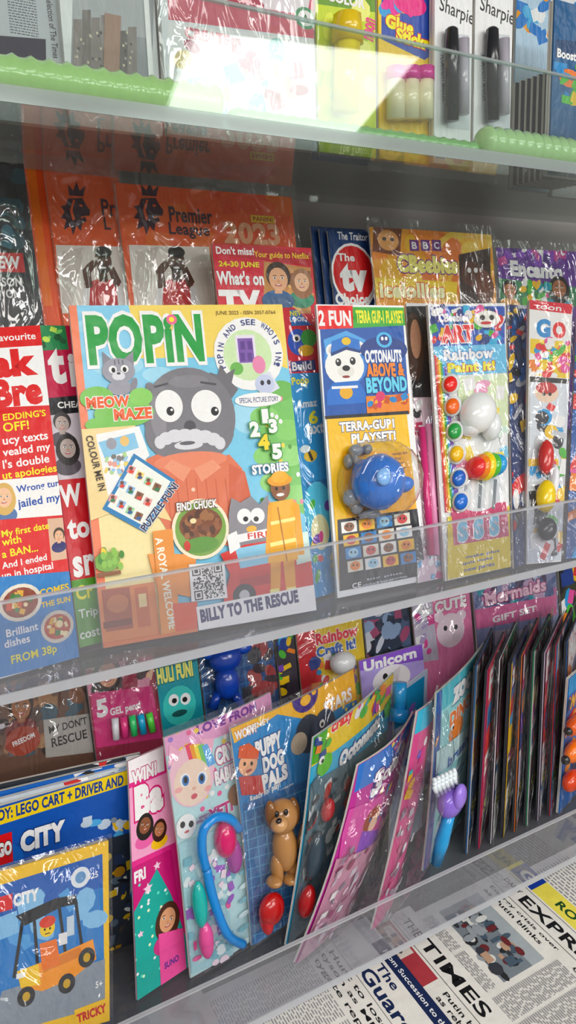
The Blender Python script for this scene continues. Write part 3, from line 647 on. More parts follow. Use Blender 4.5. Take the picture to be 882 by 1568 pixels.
m=auto('mermaid_magazine',(724,897),(850,872),.79,ZQ,'#8a90b8');m.B(724,890,848,940,50,['#c878a8','#5a6a98','#c8a8c8','#3aa0b0','#4a3a60'],6,20);m.T('Mermaids',790,906,96,'#f4c8dc',h=20,bold=.04,ol='#a83070');m.P([(724,934),(852,911),(852,941),(726,964)],'#d870a0');m.T('GIFT SET',788,940,70,'#fff',h=10,bold=.04);m.B(726,965,850,1010,24,['#c8c4cc','#b0a8bc','#9890a8'],8,24);m.build(bag=.004)
m=auto('superhero_magazine',(856,874),(960,850),.79,ZQ,'#3a3c2c');m.B(854,870,950,960,40,PAL+['#111','#222'],8,26);m.build()

# ================================================================ LOWER SHELF, front row
for i in range(4):
    m=low('building_brick_magazine',(-80,1258-i*13),(200+i*5,1178-i*8),(214,1480),(-60,1545-i*6),(.72+i*.008,.72),['#1556b0','#c8d0d8','#1a62b8','#2a3038'][i],thick=.004)
    if i==0:
        m.P([(-80,1262),(200,1178),(200,1200),(-78,1288)],'#f5d42a');m.T('TOY: LEGO CART + DRIVER AND',92,1222,210,'#1c3f8c',h=17,bold=.04)
        m.B(-20,1300,200,1420,24,['#1a68c4','#114a98','#2a7ad0'],16,46)
        m.R(0,1302,40,46,'#d8202c');m.T('LEGO',0,1302,38,'#fff',h=22,bold=.07,ol='#111');m.T('CITY',66,1280,72,'#ffffff',h=32,bold=.07,ol='#0c3c80')
        m.B(130,1255,200,1290,14,['#5ab0e8','#c8d8e8','#8a98a8','#f2c230'],6,18);m.P([(160,1285),(215,1270),(215,1500),(160,1520)],'#2c3440');m.B(162,1300,212,1500,60,['#1a1c22','#4a4438','#e8c23a','#5a6a78','#fff','#b8862a','#2a3a58'],5,16)
    else: m.B(0,1190-i*15,205,1215-i*15,22,['#e8e8ea','#c83a3a','#222','#8aa8c8','#fff'],5,22)
    m.build()
m=Cover('building_brick_bag',[PY(-35,1345,.65),PY(166,1287,.65),PY(168,1563,.605),PY(-30,1620,.605)],'#f2c41e',thick=.008)
m.P([(-20,1362),(156,1308),(160,1540),(-15,1590)],'#2f7cc4');m.P([(-20,1362),(156,1308),(157,1360),(-18,1410)],'#1a5cb0')
m.B(0,1380,150,1440,14,['#5aa0dc','#3a88d0','#8ac0e8'],16,44);m.P([(0,1520),(160,1470),(160,1540),(-15,1590)],'#8a94a0')
m.R(4,1385,24,24,'#d8202c');m.T('CITY',36,1376,40,'#ffffff',h=20,bold=.06)
m.E(120,1345,16,16,'#e8eef4');m.T('525',140,1342,18,'#fff',h=9);m.E(120,1345,9,9,'#6a9ac8')
m.P([(20,1405),(80,1378),(112,1372),(116,1386),(88,1392),(34,1420)],'#1a1c22')
for a,b,w in (((30,1415),(18,1500),5),((48,1412),(54,1492),5),((86,1390),(96,1462),5),((112,1380),(122,1450),5)):
    m.P([(a[0]-w/2,a[1]),(a[0]+w/2,a[1]),(b[0]+w/2,b[1]),(b[0]-w/2,b[1])],'#1a1c22')
m.P([(22,1490),(54,1478),(100,1458),(140,1440),(146,1470),(108,1500),(60,1520),(28,1515)],'#f29a1c');m.P([(22,1490),(54,1478),(58,1510),(28,1515)],'#f7c83a');m.P([(60,1478),(120,1452),(122,1466),(62,1492)],'#d8801a')
m.R(28,1496,14,8,'#fff');m.P([(56,1448),(82,1440),(88,1480),(60,1488)],'#e8781c');m.E(68,1424,12,13,'#f7ce3a');m.E(68,1414,13,9,'#d8402c');m.E(64,1426,1.6,2,'#111');m.E(72,1424,1.6,2,'#111');m.R(68,1432,8,1.5,'#111');m.R(92,1440,14,18,'#e8e8ea');m.R(104,1420,12,30,'#c8d8e4')
for x,y in ((36,1528),(98,1508),(130,1468)): m.E(x,y,14,15,'#23252b');m.E(x,y,6,7,'#c8a23a')
m.P([(110,1548),(164,1528),(166,1562),(112,1582)],'#f2c41e');m.T('TRICKY',138,1552,50,'#c8202c',h=14,rot=6,bold=.05);m.T('5+',150,1508,12,'#fff',h=10)
m.build(bag=.008)
m=low('fashion_doll_magazine',(196,1166),(330,1108),(345,1440),(210,1532),(.705,.745),'#e03a8c')
m.P([(196,1166),(250,1143),(252,1180),(198,1200)],'#f6f0f4');m.T('WIN!',221,1184,42,'#ffffff',h=22,bold=.06,ol='#c01c70')
m.P([(197,1208),(262,1180),(268,1290),(202,1320)],'#f4a8cc');m.T('Ba',228,1222,48,'#ffffff',h=52,bold=.07,ol='#d81c78');m.face(222,1262,13,'#8a5438','#1c1210','#e868a8',True);m.face(244,1268,11,'#b87a54','#3a1c14','#f2c230',True)
m.P([(202,1330),(262,1300),(276,1400),(206,1420)],'#c82878');m.T('FRI',214,1340,20,'#fff',h=18,bold=.05)
m.P([(203,1400),(240,1330),(262,1370),(300,1480),(210,1532)],'#28a89c')
for k in range(22): m.E(random.uniform(206,262),random.uniform(1350,1500),2.5,2.5,random.choice(['#e8f6c8','#6fe0c8','#fff']),n=6)
for x,y,r in ((226,1360,9),(240,1325,7),(215,1430,6),(248,1392,6)):
    cu,cv=m.uv(x,y);sx,sy=m.sc(cu,cv)
    m.addpoly([(cu+(r if i%2 else r*.45)/sx/m.W*math.sin(i*math.pi/5),cv+(r if i%2 else r*.45)/sy/m.H*math.cos(i*math.pi/5)) for i in range(10)],'#f6d0e4')
m.face(256,1405,19,'#dba27c','#4a2818','#c83a80',True);m.P([(242,1430),(280,1420),(286,1500),(246,1515)],'#e8589c');m.T('SUNO',262,1472,26,'#5a2a8a',h=10,bold=.04);m.build()
m=low('baby_doll_magazine',(251,1130),(414,1060),(445,1412),(292,1498),(.69,.745),'#bfe2e6',curl=.006)
m.P([(251,1130),(414,1060),(416,1090),(254,1158)],'#e8a8d0');m.T('LOVE FROM',345,1098,100,'#7a3a9a',h=14,bold=.05,rot=-2)
for k in range(24): m.E(random.uniform(256,350),random.uniform(1110,1260),4,4,random.choice(['#e86a9a','#fff','#f2d25a','#9a7ad0']),n=7)
m.E(290,1185,36,46,'#f6c8d8');m.P([(256,1175),(258,1140),(275,1150)],'#f6b8d0');m.P([(300,1130),(322,1128),(318,1155)],'#f6b8d0')
for k,c in enumerate(['#e8486a','#f0a03a','#f6e05a','#7ac86a','#6ab0e8']): m.P([(280+k*6,1140),(288+k*6,1136),(300+k*6,1165),(288+k*6,1172)],c)
m.E(290,1195,29,34,'#fbdccb');m.E(279,1192,8,10,'#ffffff');m.E(304,1188,8,10,'#ffffff');m.E(280,1193,5.5,8,'#3a78c0');m.E(303,1189,5.5,8,'#3a78c0');m.E(280,1192,3,5,'#111');m.E(303,1188,3,5,'#111');m.E(292,1216,5,4,'#d05a6a');m.E(292,1204,3,2.5,'#eab8a0');m.E(270,1208,6,4,'#f6b0b0');m.E(312,1203,6,4,'#f6b0b0')
m.T('CRY',338,1150,32,'#fff',h=26,bold=.06,ol='#c03a90');m.T('BABIES',340,1180,40,'#fff',h=22,bold=.06,ol='#c03a90')
m.T('YETI',330,1236,40,'#c03a80',h=18,bold=.05,ol='#fff');m.W_(300,1238,315,1262,3,'#9a3a90',32,6)
m.E(280,1262,16,18,'#f2f6f8');m.E(275,1260,4,5,'#222');m.E(287,1258,4,5,'#222');m.E(281,1270,4,2,'#c66');m.E(352,1212,12,16,'#8a5a34');m.T('8',282,1312,14,'#d02a7a',h=22,bold=.06)
m.P([(268,1290),(330,1262),(352,1460),(292,1490)],'#a8d4dc');m.B(275,1300,350,1470,70,['#c8e8ea','#e8589c','#7ab8c8','#f6e0ec','#9a5ac0','#e8f4f6'],5,15)
for k in range(9): m.E(365,1260+k*22,10,4,['#d8f0f2','#86c0cc'][k%2])
m.build(bag=.012)
m.toy('plastic_hairband',[('t',[(315,1330,.014),(309,1300,.018),(312,1270,.02),(330,1252,.02),(352,1254,.018),(366,1270,.014)],.0055,'#1c8ad8'),('t',[(316,1330,.014),(325,1370,.016),(338,1410,.018),(352,1435,.018),(372,1446,.012)],.0055,'#1c8ad8'),('s',345,1285,.012,(.014,.022,.012),'#d0206a'),('s',358,1310,.01,(.01,.022,.01),'#a83a9a'),('s',306,1385,.01,(.009,.028,.008),'#2ab0a8'),('s',316,1440,.01,(.009,.022,.008),'#e05a9a')])
m=low('puppy_magazine',(353,1116),(541,1024),(572,1366),(386,1448),(.68,.742),'#2a86c8',curl=.006)
m.P([(353,1116),(541,1024),(546,1070),(470,1100),(420,1092),(358,1138)],'#f5b81e');m.T('WOW!',374,1120,34,'#fff',h=14,bold=.05,ol='#c85a10');m.T('STARS',514,1072,52,'#ffffff',h=20,bold=.05,ol='#d8860c')
for k in range(16):
    m.E(random.uniform(370,540),random.uniform(1040,1100),2.5,3,'#fbe07a',n=6)
m.E(462,1065,22,22,'#3a1c80');m.E(462,1070,9,8,'#f5b81e')
for dx,dy in ((-12,-4),(-5,-12),(5,-13),(13,-6)): m.E(462+dx,1063+dy,4,5,'#f5b81e')
m.T('DISNEY',392,1108,36,'#fff',h=9,bold=.03);m.T('PUPPY',406,1138,42,'#ffffff',h=26,bold=.07,ol='#12408c');m.T('DOG',412,1162,34,'#ffffff',h=24,bold=.07,ol='#12408c');m.T('PALS',414,1186,42,'#ffffff',h=24,bold=.07,ol='#12408c')
m.E(376,1168,15,17,'#f0b48c');m.P([(362,1160),(364,1142),(378,1136),(392,1148),(390,1160)],'#d85a1c');m.E(371,1168,2,3,'#111');m.E(381,1167,2,3,'#111');m.E(377,1178,5,2,'#a33');m.P([(362,1188),(394,1184),(398,1212),(366,1216)],'#c8302c')
m.E(465,1120,22,28,'#1c2c40');m.E(450,1135,14,16,'#c9b8a0');m.E(490,1110,20,26,'#2c3c58');m.E(486,1105,5,6,'#fff');m.E(486,1106,2.5,3,'#111')
m.T('Ready for play!',400,1210,50,'#ffffff',h=12,bold=.03);m.W_(430,1196,450,1216,2,'#fff',30,5)
m.P([(368,1228),(520,1165),(565,1360),(386,1446)],'#1a6aa8')
for k in range(14):
    m.P([(370+k*13,1240-k*5),(371.2+k*13,1240-k*5),(390+k*14,1440-k*5),(388.8+k*14,1440-k*5)],'#5aa8d4')
    m.P([(368,1240+k*15),(520+k*3,1178+k*15),(520+k*3,1179.5+k*15),(368,1241.5+k*15)],'#5aa8d4')
m.build(bag=.014)
D='#b08050'
m.toy('toy_dog',[('s',432,1250,.02,(.020,.021,.018),D),('s',415,1248,.02,(.007,.018,.008),'#8a5c34'),('s',450,1242,.02,(.007,.018,.008),'#8a5c34'),('s',428,1262,.034,(.011,.009,.01),'#c89868'),('s',427,1257,.043,(.004,.003,.003),'#1a1210'),('s',424,1247,.036,(.003,.004,.002),'#111111'),('s',438,1244,.036,(.003,.004,.002),'#111111'),
 ('s',436,1298,.016,(.016,.03,.015),D),('s',424,1332,.014,(.007,.02,.009),D),('s',446,1328,.014,(.007,.02,.009),D),('s',420,1350,.02,(.009,.006,.011),D),('s',444,1346,.02,(.009,.006,.011),D),('t',[(450,1300,.014),(460,1285,.016),(464,1262,.016)],[.005,.004,.002],D),
 ('s',416,1392,.014,(.018,.02,.012),'#b81c24'),('s',408,1408,.012,(.008,.02,.01),'#d02a30'),('t',[(404,1382,.012),(420,1372,.014),(430,1387,.012)],.003,'#e8e8e8')])
m=low('comic_magazine',(481,1130),(603,1030),(562,1352),(438,1448),(.645,.725),'#4ab0d8',curl=.005)
m.P([(481,1130),(603,1030),(602,1070),(474,1175)],'#f2d02a');m.P([(481,1130),(500,1114),(494,1160),(474,1172)],'#58b030')
m.T('crazy',520,1105,40,'#e8302c',h=20,bold=.05,ol='#fff');m.B(540,1050,600,1090,40,PAL,6,16);m.B(480,1130,500,1160,8,PAL,6,12)
m.E(492,1168,14,16,'#6ac040');m.E(488,1162,5,6,'#fff');m.E(489,1163,2.5,3,'#111');m.T('Octonauts',545,1130,84,'#ffffff',h=26,bold=.07,ol='#1c4ca0',rot=4);m.T('ENTER!',545,1168,60,'#f6e03a',h=16,bold=.05,ol='#c22')
m.P([(470,1200),(596,1110),(562,1352),(438,1448)],'#5a7480');m.B(455,1190,530,1400,90,['#a8b4b8','#4a6a78','#a8322c','#3a6a88','#c8d0d4','#2a3a44','#e8edf0'],6,22)
m.build(bag=.02)
m.toy('toy_pieces',[('s',502,1240,.01,(.01,.014,.008),'#b8222c'),('s',482,1310,.01,(.014,.03,.01),'#30404c'),('s',470,1380,.01,(.012,.02,.01),'#a81c24')])
m=low('bottle_toy_pack',(606,1062),(655,1024),(640,1290),(596,1320),(.732,.76),'#c8d8f0');m.P([(600,1070),(650,1035),(648,1090),(600,1120)],'#2a9ad0');m.B(600,1080,650,1200,20,['#2a8ad0','#fff','#9a6ac8','#e8a8d0'],6,16);m.build();m.toy('blue_bottle',[('t',[(612,1045,.012),(612,1085,.012)],[.010,.010],'#3a9ad8'),('t',[(612,1085,.012),(610,1105,.012)],[.014,.014],'#2a84c8')])
m=low('princess_magazine',(549,1172),(634,1090),(566,1385),(452,1475),(.628,.69),'#c03a98',curl=.01)
m.P([(549,1172),(634,1090),(626,1130),(538,1212)],'#3a7ad0');m.T('3',566,1190,20,'#ffffff',h=42,bold=.07,ol='#3a2a90');m.B(585,1110,630,1150,30,['#e8a0d0','#f6e06a','#fff','#7a4ac0','#e0489a'],5,14)
m.T('Sofia',582,1170,50,'#fff',h=24,bold=.05,ol='#8a1c78')
m.P([(524,1240),(606,1180),(592,1250),(508,1310)],'#d858a8');m.E(552,1243,17,18,'#9a441f');m.E(554,1248,12,14,'#f4cdb0');m.E(549,1246,2.5,3.5,'#2a5aa0');m.E(560,1243,2.5,3.5,'#2a5aa0');m.E(556,1257,4,2,'#c03050');m.P([(538,1264),(562,1260),(560,1292),(524,1308)],'#8a4ac0');m.B(565,1190,600,1250,30,['#7a2a90','#f2a0d0','#58b0e0','#f6e06a'],4,12)
m.P([(505,1310),(588,1260),(566,1385),(452,1475)],'#c890a8');m.B(470,1290,590,1440,150,['#e8c8d8','#a84a78','#d8d0da','#8a8290','#fff','#903058','#c8b8c8'],4,14)
m.build(bag=.026)
m=low('fairy_magazine',(640,1090),(672,1050),(650,1330),(570,1424),(.635,.665),'#d85890',curl=.006)
m.P([(637,1092),(668,1050),(664,1090),(628,1130)],'#4ab8d8');m.B(600,1120,660,1220,60,['#f6c8dc','#e0308a','#7a5ac8','#fff','#58c0c8','#f2c230'],6,16);m.B(565,1230,650,1410,130,['#c8c0c8','#e8e0e8','#a898a8','#e06aa0','#b04a78','#888090'],4,14);m.build(bag=.022)
m=low('dinosaur_magazine',(669,1062),(743,984),(708,1282),(648,1334),(.628,.69),'#9adce0',curl=.004)
m.P([(669,1062),(743,984),(741,1020),(666,1096)],'#58c0d0');m.P([(669,1062),(676,1054),(656,1328),(648,1334)],'#2a5aa8')
m.T('zoo',704,1050,44,'#fff',h=26,bold=.07,ol='#2a7a9a');m.T('DINO',700,1084,48,'#f2803a',h=22,bold=.06,ol='#fff');m.E(692,1115,16,18,'#f08a3a');m.E(687,1111,4,5,'#fff');m.E(688,1112,2,2.5,'#111');m.E(716,1100,13,16,'#7ac86a')
m.B(664,1130,735,1290,40,['#c8ecf0','#78c0cc','#e8f6f8','#5aa8b8','#f2b07a'],4,12)
m.P([(664,1150),(730,1090),(724,1130),(662,1185)],'#c8eaec');m.T('brush',694,1146,50,'#2a5aa8',h=16,bold=.05);m.W_(690,1165,700,1190,3,'#2a5aa8',36,5)
m.build(bag=.01)
m.toy('toothbrush',[('s',690,1226,.024,(.026,.022,.016),'#8a6ad0'),('s',704,1220,.036,(.015,.018,.008),'#9c7ce0'),('t',[(688,1240,.024),(684,1262,.026),(676,1290,.024),(668,1322,.02)],[.009,.008,.0095,.007],'#38a0dc')]+[('t',[(670+i*6,1218-j*6+i*-3,.026),(665+i*6,1206-j*6+i*-3,.036)],.0026,'#e8f0f8') for i in range(6) for j in range(3)])
cols=['#1c6aa8','#c83a70','#e8e4e8','#20242c','#e0762c','#2a8a58','#d8c8e0','#c82c34','#2a5a9a']
tops=[(750,962),(768,968),(786,952),(803,958),(820,946),(838,940),(855,942),(872,930),(889,925)]
bots=[(720,1290),(739,1282),(758,1274),(776,1265),(794,1256),(812,1247),(830,1239),(848,1231),(866,1222)]
nm=['surprise','animal','nature','racing','dance','robot','fairground','vehicle','jungle']
for i,((tx,ty),(bx,by)) in enumerate(zip(tops,bots)):
    a=PZ(tx-20,ty+58,-.455);b=PZ(tx+6,ty,-.455);c=PZ(bx-6,by+18,ZL)
    m=Cover(nm[i]+'_magazine',[a,b,c+(b-a),c],cols[i],thick=.0045,edge='#34363c')
    p3=random.sample(cols,4)
    m.U(0,0,1,.22,p3[0]);m.TU(random.choice(['FUN','Hot','zoom','Magic']),.5,.11,.8,'#ffffff',bold=.05,ol='#c02050')
    m.U(0,.22,1,.55,p3[1]);m.BU(.05,.25,1,.55,16,PAL,.12,.35);m.U(0,.55,1,.6,'#ffffff');m.TU('free gift',.5,.575,.7,'#c02050',bold=.04)
    m.BU(.0,.62,1,1,16,[p3[2],p3[3],'#ffffff','#24262e'],.15,.4);m.TU('Stickers',.5,.8,.7,'#ffe93b',bold=.04,ol='#222')
    m.U(0,0,.05,1,['#e8e8ea','#d8404a','#14161c','#f2c230','#14161c','#e8e8ea','#14161c','#3a90c8','#14161c'][i])
    m.build(bag=.01)
a=PZ(872,1040,-.50);b=PZ(935,985,-.50);c=PZ(856,1246,ZL)
m=Cover('toy_car_magazine',[a,b,c+(b-a),c],'#1c6ab8',thick=.005)
m.P([(872,1040),(935,985),(935,1010),(870,1066)],'#2a9ad8');m.T('WHEELS',890,1062,50,'#f2c230',h=20,bold=.06,ol='#c22');m.B(866,1080,920,1200,30,['#e8681c','#f0a02c','#2a3a58','#c8302c'],8,26);m.build(bag=.01)
m.toy('toy_car',[('s',882,1110,.014,(.022,.014,.012),'#e0601c'),('s',880,1150,.014,(.026,.016,.012),'#f07a2c'),('s',876,1195,.014,(.024,.016,.012),'#d84a18'),('s',870,1120,.02,(.006,.006,.006),'#222222'),('s',892,1108,.02,(.006,.006,.006),'#222222'),('s',866,1164,.02,(.007,.007,.006),'#222222'),('s',892,1152,.02,(.007,.007,.006),'#222222')])
for i,(x,pal) in enumerate([(.92,'#c83a5a'),(1.09,'#2a78b8'),(1.26,'#e8a82c')]):
    for zb,yb,h,tl,row in ((ZM,.60,.28,.09,0),(ZL,.62,.27,.08,1)):
        if row==1 and x<1: continue
        y=yb
        m=Cover('magic_magazine' if row==0 else 'pony_magazine',[(x,y+tl,zb+h+CZ),(x+.15,y+tl,zb+h+CZ),(x+.15,y,zb+CZ),(x,y,zb+CZ)],pal)
        m.BU(0,.2,1,1,50,PAL,.08,.3);m.TU('MAGIC' if row==0 else 'PONY',.5,.1,.85,'#ffffff',bold=.06,ol='#222222');m.build()
for i,(x,pal) in enumerate([(-.28,'#2a78b8'),(-.47,'#d84a80')]):
    for zb in (ZM,ZL):
        m=Cover('celebrity_magazine' if zb==ZM else 'quiz_magazine',[(x,.70,zb+.28+CZ),(x+.17,.70,zb+.28+CZ),(x+.17,.61,zb+CZ),(x,.61,zb+CZ)],pal)
        m.BU(0,.2,1,1,50,PAL,.08,.3);m.TU('HELLO',.5,.1,.85,'#ffffff',bold=.06,ol='#222222');m.build()

# ================================================================ TOP SHELF goods
ZT=.1415
def up(name,x0,x1,Y,bg,h=.27,y=110,thick=.008,tilt=4,**k):
    a=PY(x0,y,Y).x;b=PY(x1,y+(x1-x0)*.12,Y).x;t=h*math.tan(math.radians(tilt))
    return Cover(name,[(a,Y+t,ZT+h+CZ),(b,Y+t,ZT+h+CZ),(b,Y,ZT+CZ),(a,Y,ZT+CZ)],bg,thick=thick,**k)
m=up('folded_newspaper',-60,100,.66,'#c9ccd0',mat=NEWS)
m.P([(-60,0),(95,0),(95,90),(-60,70)],'#bfc4ca')
u0,v0=m.uv(5,-60);u1,v1=m.uv(60,60);m.L(u0,v0,min(u1,.98),v1,26,'#5a5c62',.4);m.T('a selection of The Times',80,40,100,'#444444',h=10,rot=-88);m.P([(-60,50),(70,60),(72,150),(-60,140)],'#3a3444');m.build()
m=up('photo_calendar',102,246,.65,'#e2e4e8')
m.P([(112,-30),(236,-10),(232,130),(108,118)],'#8a8f94');m.P([(112,-30),(236,-10),(234,60),(110,40)],'#a8acb0')
for k in range(7):
    t1=random.uniform(5,50);m.P([(112+k*14,60+k*2-t1),(125+k*14,60+k*2-t1),(126+k*14,120),(111+k*14,118)],random.choice(['#6a6460','#7c7470','#585450','#8c847c']))
for k in range(40): m.R(random.uniform(114,205),random.uniform(50,115),3,4,random.choice(['#c8c0a8','#3a3634','#a8a098']))
m.P([(160,20),(185,25),(182,120),(158,118)],'#9a7a68');m.R(228,70,8,140,'#f4f6f8');m.build()
m=up('craft_kit_box',254,486,.64,'#e8eef2')
m.P([(254,-60),(488,-30),(488,60),(258,30)],'#d8566e');m.P([(262,-60),(480,-30),(470,24),(280,-8)],'#f4f0f4');m.E(372,2,34,12,'#b02a48');m.E(468,28,17,17,'#4a9a6a');m.E(468,28,12,12,'#f4f8f4');m.T('A',468,28,10,'#2a7a4a',h=12,bold=.03)
m.P([(258,34),(486,64),(486,170),(258,140)],'#f2f6f8');m.T('CREATE',318,56,70,'#d8566e',h=18,bold=.05);m.B(275,70,470,170,40,['#f6c8d0','#e86a8a','#8ad0c8','#f6e0a0','#c8d8f0','#a83a5a'],10,30);m.build(bag=.004)
m=up('highlighter_pack',490,580,.64,'#c8dc3a')
m.P([(484,-40),(582,-20),(582,20),(484,6)],'#6a9a2c');m.B(488,10,575,150,20,['#e0ec5a','#a8c82c','#f0f48a'],10,34);m.T('COLOR',530,0,60,'#ffffff',h=16,bold=.05);m.T('neon',566,45,34,'#e84a8a',h=16,rot=80,bold=.04);m.build()
m.toy('highlighter_pens',[('t',[(532,20,.014),(532,24,.014),(532,66,.014)],[.009,.013,.015],'#e8c80c'),('t',[(532,66,.014),(530,170,.014)],[.012,.012],'#f2e24a')])
m=up('glue_stick_pack',585,667,.64,'#f2ce1c')
m.P([(584,-60),(668,-40),(668,80),(650,92),(584,60)],'#2c4ca8');m.B(590,-30,662,20,16,['#f2ce1c','#e8389a','#3aa0dd'],10,26);m.E(628,6,26,18,'#e83a8a');m.T('Glue',612,38,44,'#ffee3b',h=22,bold=.06,ol='#d82838',rot=-4);m.T('Sticks',632,60,52,'#ffee3b',h=22,bold=.06,ol='#d82838',rot=-4)
m.P([(586,92),(664,98),(664,180),(588,180)],'#f6d838');m.build()
m.toy('glue_sticks',[('t',[(606+i*22,118,.01),(606+i*22,182,.01)],[.009,.009],'#f4ecc8') for i in range(3)]+[('t',[(606+i*22,104,.01),(606+i*22,124,.01)],[.01,.01],'#d83a9a') for i in range(3)])
for x0,x1,Y in ((671,728,.63),(733,790,.645)):
    m=up('marker_pen_pack',x0,x1,Y,'#f2f4f6')
    m.P([(x0+2,80),(x1-4,90),(x1-4,200),(x0+4,190)],'#e0e4e8');m.T('Sharpie',(x0+x1)/2,20,54,'#1a1a20',h=28,rot=-8,bold=.01);m.P([(x0+10,50),(x1-10,54),(x1-10,200),(x0+12,196)],'#d0d6dc')
    m.T('PERMANENT MARKER',x0+8,120,70,'#444',h=6,rot=-86);m.build()
    m.toy('marker_pens',[('t',[((x0+x1)/2-8,42,.008),((x0+x1)/2-8,46,.008),((x0+x1)/2-8,96,.009),((x0+x1)/2-8,100,.009),((x0+x1)/2-8,185,.009)],[.004,.0065,.008,.0075,.007],'#1c1e24'),('t',[((x0+x1)/2+10,60,.008),((x0+x1)/2+10,175,.008)],[.006,.006],'#b8b4c0')])
for i in range(6):
    m=up('notebook',799+i*9,866+i*9,.69-i*.009,'#191b24',h=.11,thick=.004,tilt=4);m.R(830+i*9,100,40,2,'#3a4258',10);m.build()
m=up('eraser_pack',797,856,.71,'#b8d4e8',h=.27);m.B(796,-20,850,60,20,['#58b0e0','#f0f4f8','#e8a03a','#2a7ac8'],8,22);m.build()
m=up('pen_box',854,960,.62,'#1a5a8c',h=.17)
m.P([(850,60),(960,70),(960,100),(850,88)],'#12406c');m.T('Boost',868,84,30,'#ffffff',h=14,bold=.04);m.E(872,120,16,14,'#e87a2c');m.B(852,100,900,160,16,['#2a8ac8','#e8c23a','#58b947'],6,18);m.build()
m=up('crayon_box',862,960,.73,'#e8ecf0',h=.27);m.B(858,-20,900,50,16,['#e05a3a','#3a8ac8','#f2c230'],8,20);m.build()
for xa,xb,rr,cc in ((.05,.272,.0140,'#b8e48e'),(.285,PY(738,228,.592).x-.01,.0075,'#8cc47a'),(PY(738,228,.592).x,1.05,.0150,'#bfe4a4')):  # thin middle tube is added to stand in for a green reflection
    z0=.1405+rr*1.04
    a=[Vector((xa-.004,.592,z0+CZ))];r=[rr*.6];x=xa
    while x<xb:
        a+= [Vector((x,.592,z0+CZ)),Vector((x+.004,.592,z0+CZ)),Vector((x+.008,.592,z0+CZ))];r+=[rr*.9,rr*1.04,rr*.9];x+=.0125
    V,F=tube(a,r,18);C=[lin(cc)]*len(F)
    mkobj('foam_tube_and_reflection',V,F,PLAST,C,smooth=True)

# ================================================================ NEWSPAPERS
def paper(name,xr,w,y0,y1,z,bg='#e6e4de'):
    P=[(xr,y0,z+CZ),(xr,y1,z-.012+CZ),(xr-w,y1,z-.012+CZ),(xr-w,y0,z+CZ)]
    return Cover(name,P,bg,thick=.006,mat=NEWS,edge='#c8c4bc')
TX='#85868c'
m=paper('newspaper',.93,.30,.63,.33,-.806);m.U(0,0,1,.2,'#e8e4d8');m.TU('Daily',.4,.1,.5,'#1a4a9a',bold=.05);m.L(.04,.3,.96,.95,34,TX,.4);m.build()
m=paper('newspaper',.765,.31,.64,.335,-.798)
m.U(0,0,1,.10,'#e9dc6a');m.TU('ROYAL ALL-IN',.52,.05,.5,'#1c4a28',h=.045,bold=.03);m.U(.02,.0,.16,.10,'#1c3c9a');m.TU('G',.09,.05,.08,'#fff',h=.06,bold=.04)
m.TU('EXPRESS',.42,.17,.50,'#18181c',h=.06,bold=.025);m.TU('DAILY',.10,.155,.1,'#18181c',h=.025);m.U(.03,.11,.97,.113,'#222');m.U(.03,.22,.97,.223,'#222')
m.TU('Energy crisis over',.25,.25,.4,'#18181c',h=.024,bold=.02);m.TU('as Putin blinks',.22,.285,.34,'#18181c',h=.024,bold=.02)
m.U(.05,.33,.45,.56,'#7c858c');m.U(.05,.33,.45,.40,'#a8b0b4');m.BU(.08,.39,.43,.55,60,['#3a3c44','#b89880','#4a5a6a','#9aa0a6','#2a2c30','#6a2c30','#dcdcd8'],.015,.055)
m.TU('Charm offensive',.72,.26,.36,'#18181c',h=.022,bold=.01)
for k in range(4): m.L(.48+k*.125,.29,.59+k*.125,.95,64,TX,.35)
m.L(.05,.60,.24,.95,36,TX,.35);m.L(.26,.60,.45,.95,36,TX,.35);m.build()
m=paper('newspaper',.556,.30,.645,.335,-.788)
m.TU('THE',.10,.065,.10,'#141418',h=.04,bold=.005);m.TU('TIMES',.36,.065,.38,'#141418',h=.06,bold=.02);m.U(.03,.115,.97,.118,'#222');m.U(.02,.13,.34,.24,'#a84048');m.U(.04,.14,.2,.23,'#d8d0c8');m.BU(.05,.155,.19,.22,14,['#444','#c09a80','#667'],.02,.04)
m.TU('Putin backs down',.60,.15,.4,'#18181c',h=.024,bold=.015);m.TU('as rebels retreat',.59,.185,.38,'#18181c',h=.024,bold=.015)
for k in range(4): m.L(.38+k*.15,.22,.51+k*.15,.95,66,TX,.35)
m.L(.04,.27,.34,.95,60,TX,.35);m.build()
m=paper('newspaper',.487,.34,.65,.335,-.778,'#e8e6e0')
m.U(.12,0,.8,.055,'#1a2850');m.TU('From Succession to the screen',.42,.028,.5,'#fff',h=.02);m.U(.66,.0,.78,.055,'#e0c83a')
m.TU('The',.27,.085,.12,'#1a2850',h=.035,bold=.02);m.TU('Guardian',.42,.14,.44,'#1a2850',h=.055,bold=.025);m.U(.03,.178,.97,.18,'#222')
m.TU('Hunt to lose five',.32,.205,.5,'#18181c',h=.022);m.TU('tyson as MPs back',.34,.24,.56,'#18181c',h=.024);m.TU('tygate report',.28,.275,.42,'#18181c',h=.024)
for k in range(4): m.L(.04+k*.15,.30,.175+k*.15,.98,70,TX,.35)
m.U(.66,.21,.97,.46,'#8a9096');m.BU(.68,.25,.95,.44,30,['#444','#a8a098','#c8ccd0','#556'],.02,.06);m.L(.66,.49,.97,.98,48,TX,.35);m.build()
m=paper('newspaper',.25,.32,.65,.335,-.768,'#dcdad4');m.TU('NEWS',.5,.08,.7,'#8a1c20',h=.1,bold=.04);m.U(.05,.2,.95,.5,'#5a626a');m.L(.05,.55,.95,.95,30,TX,.4);m.build()

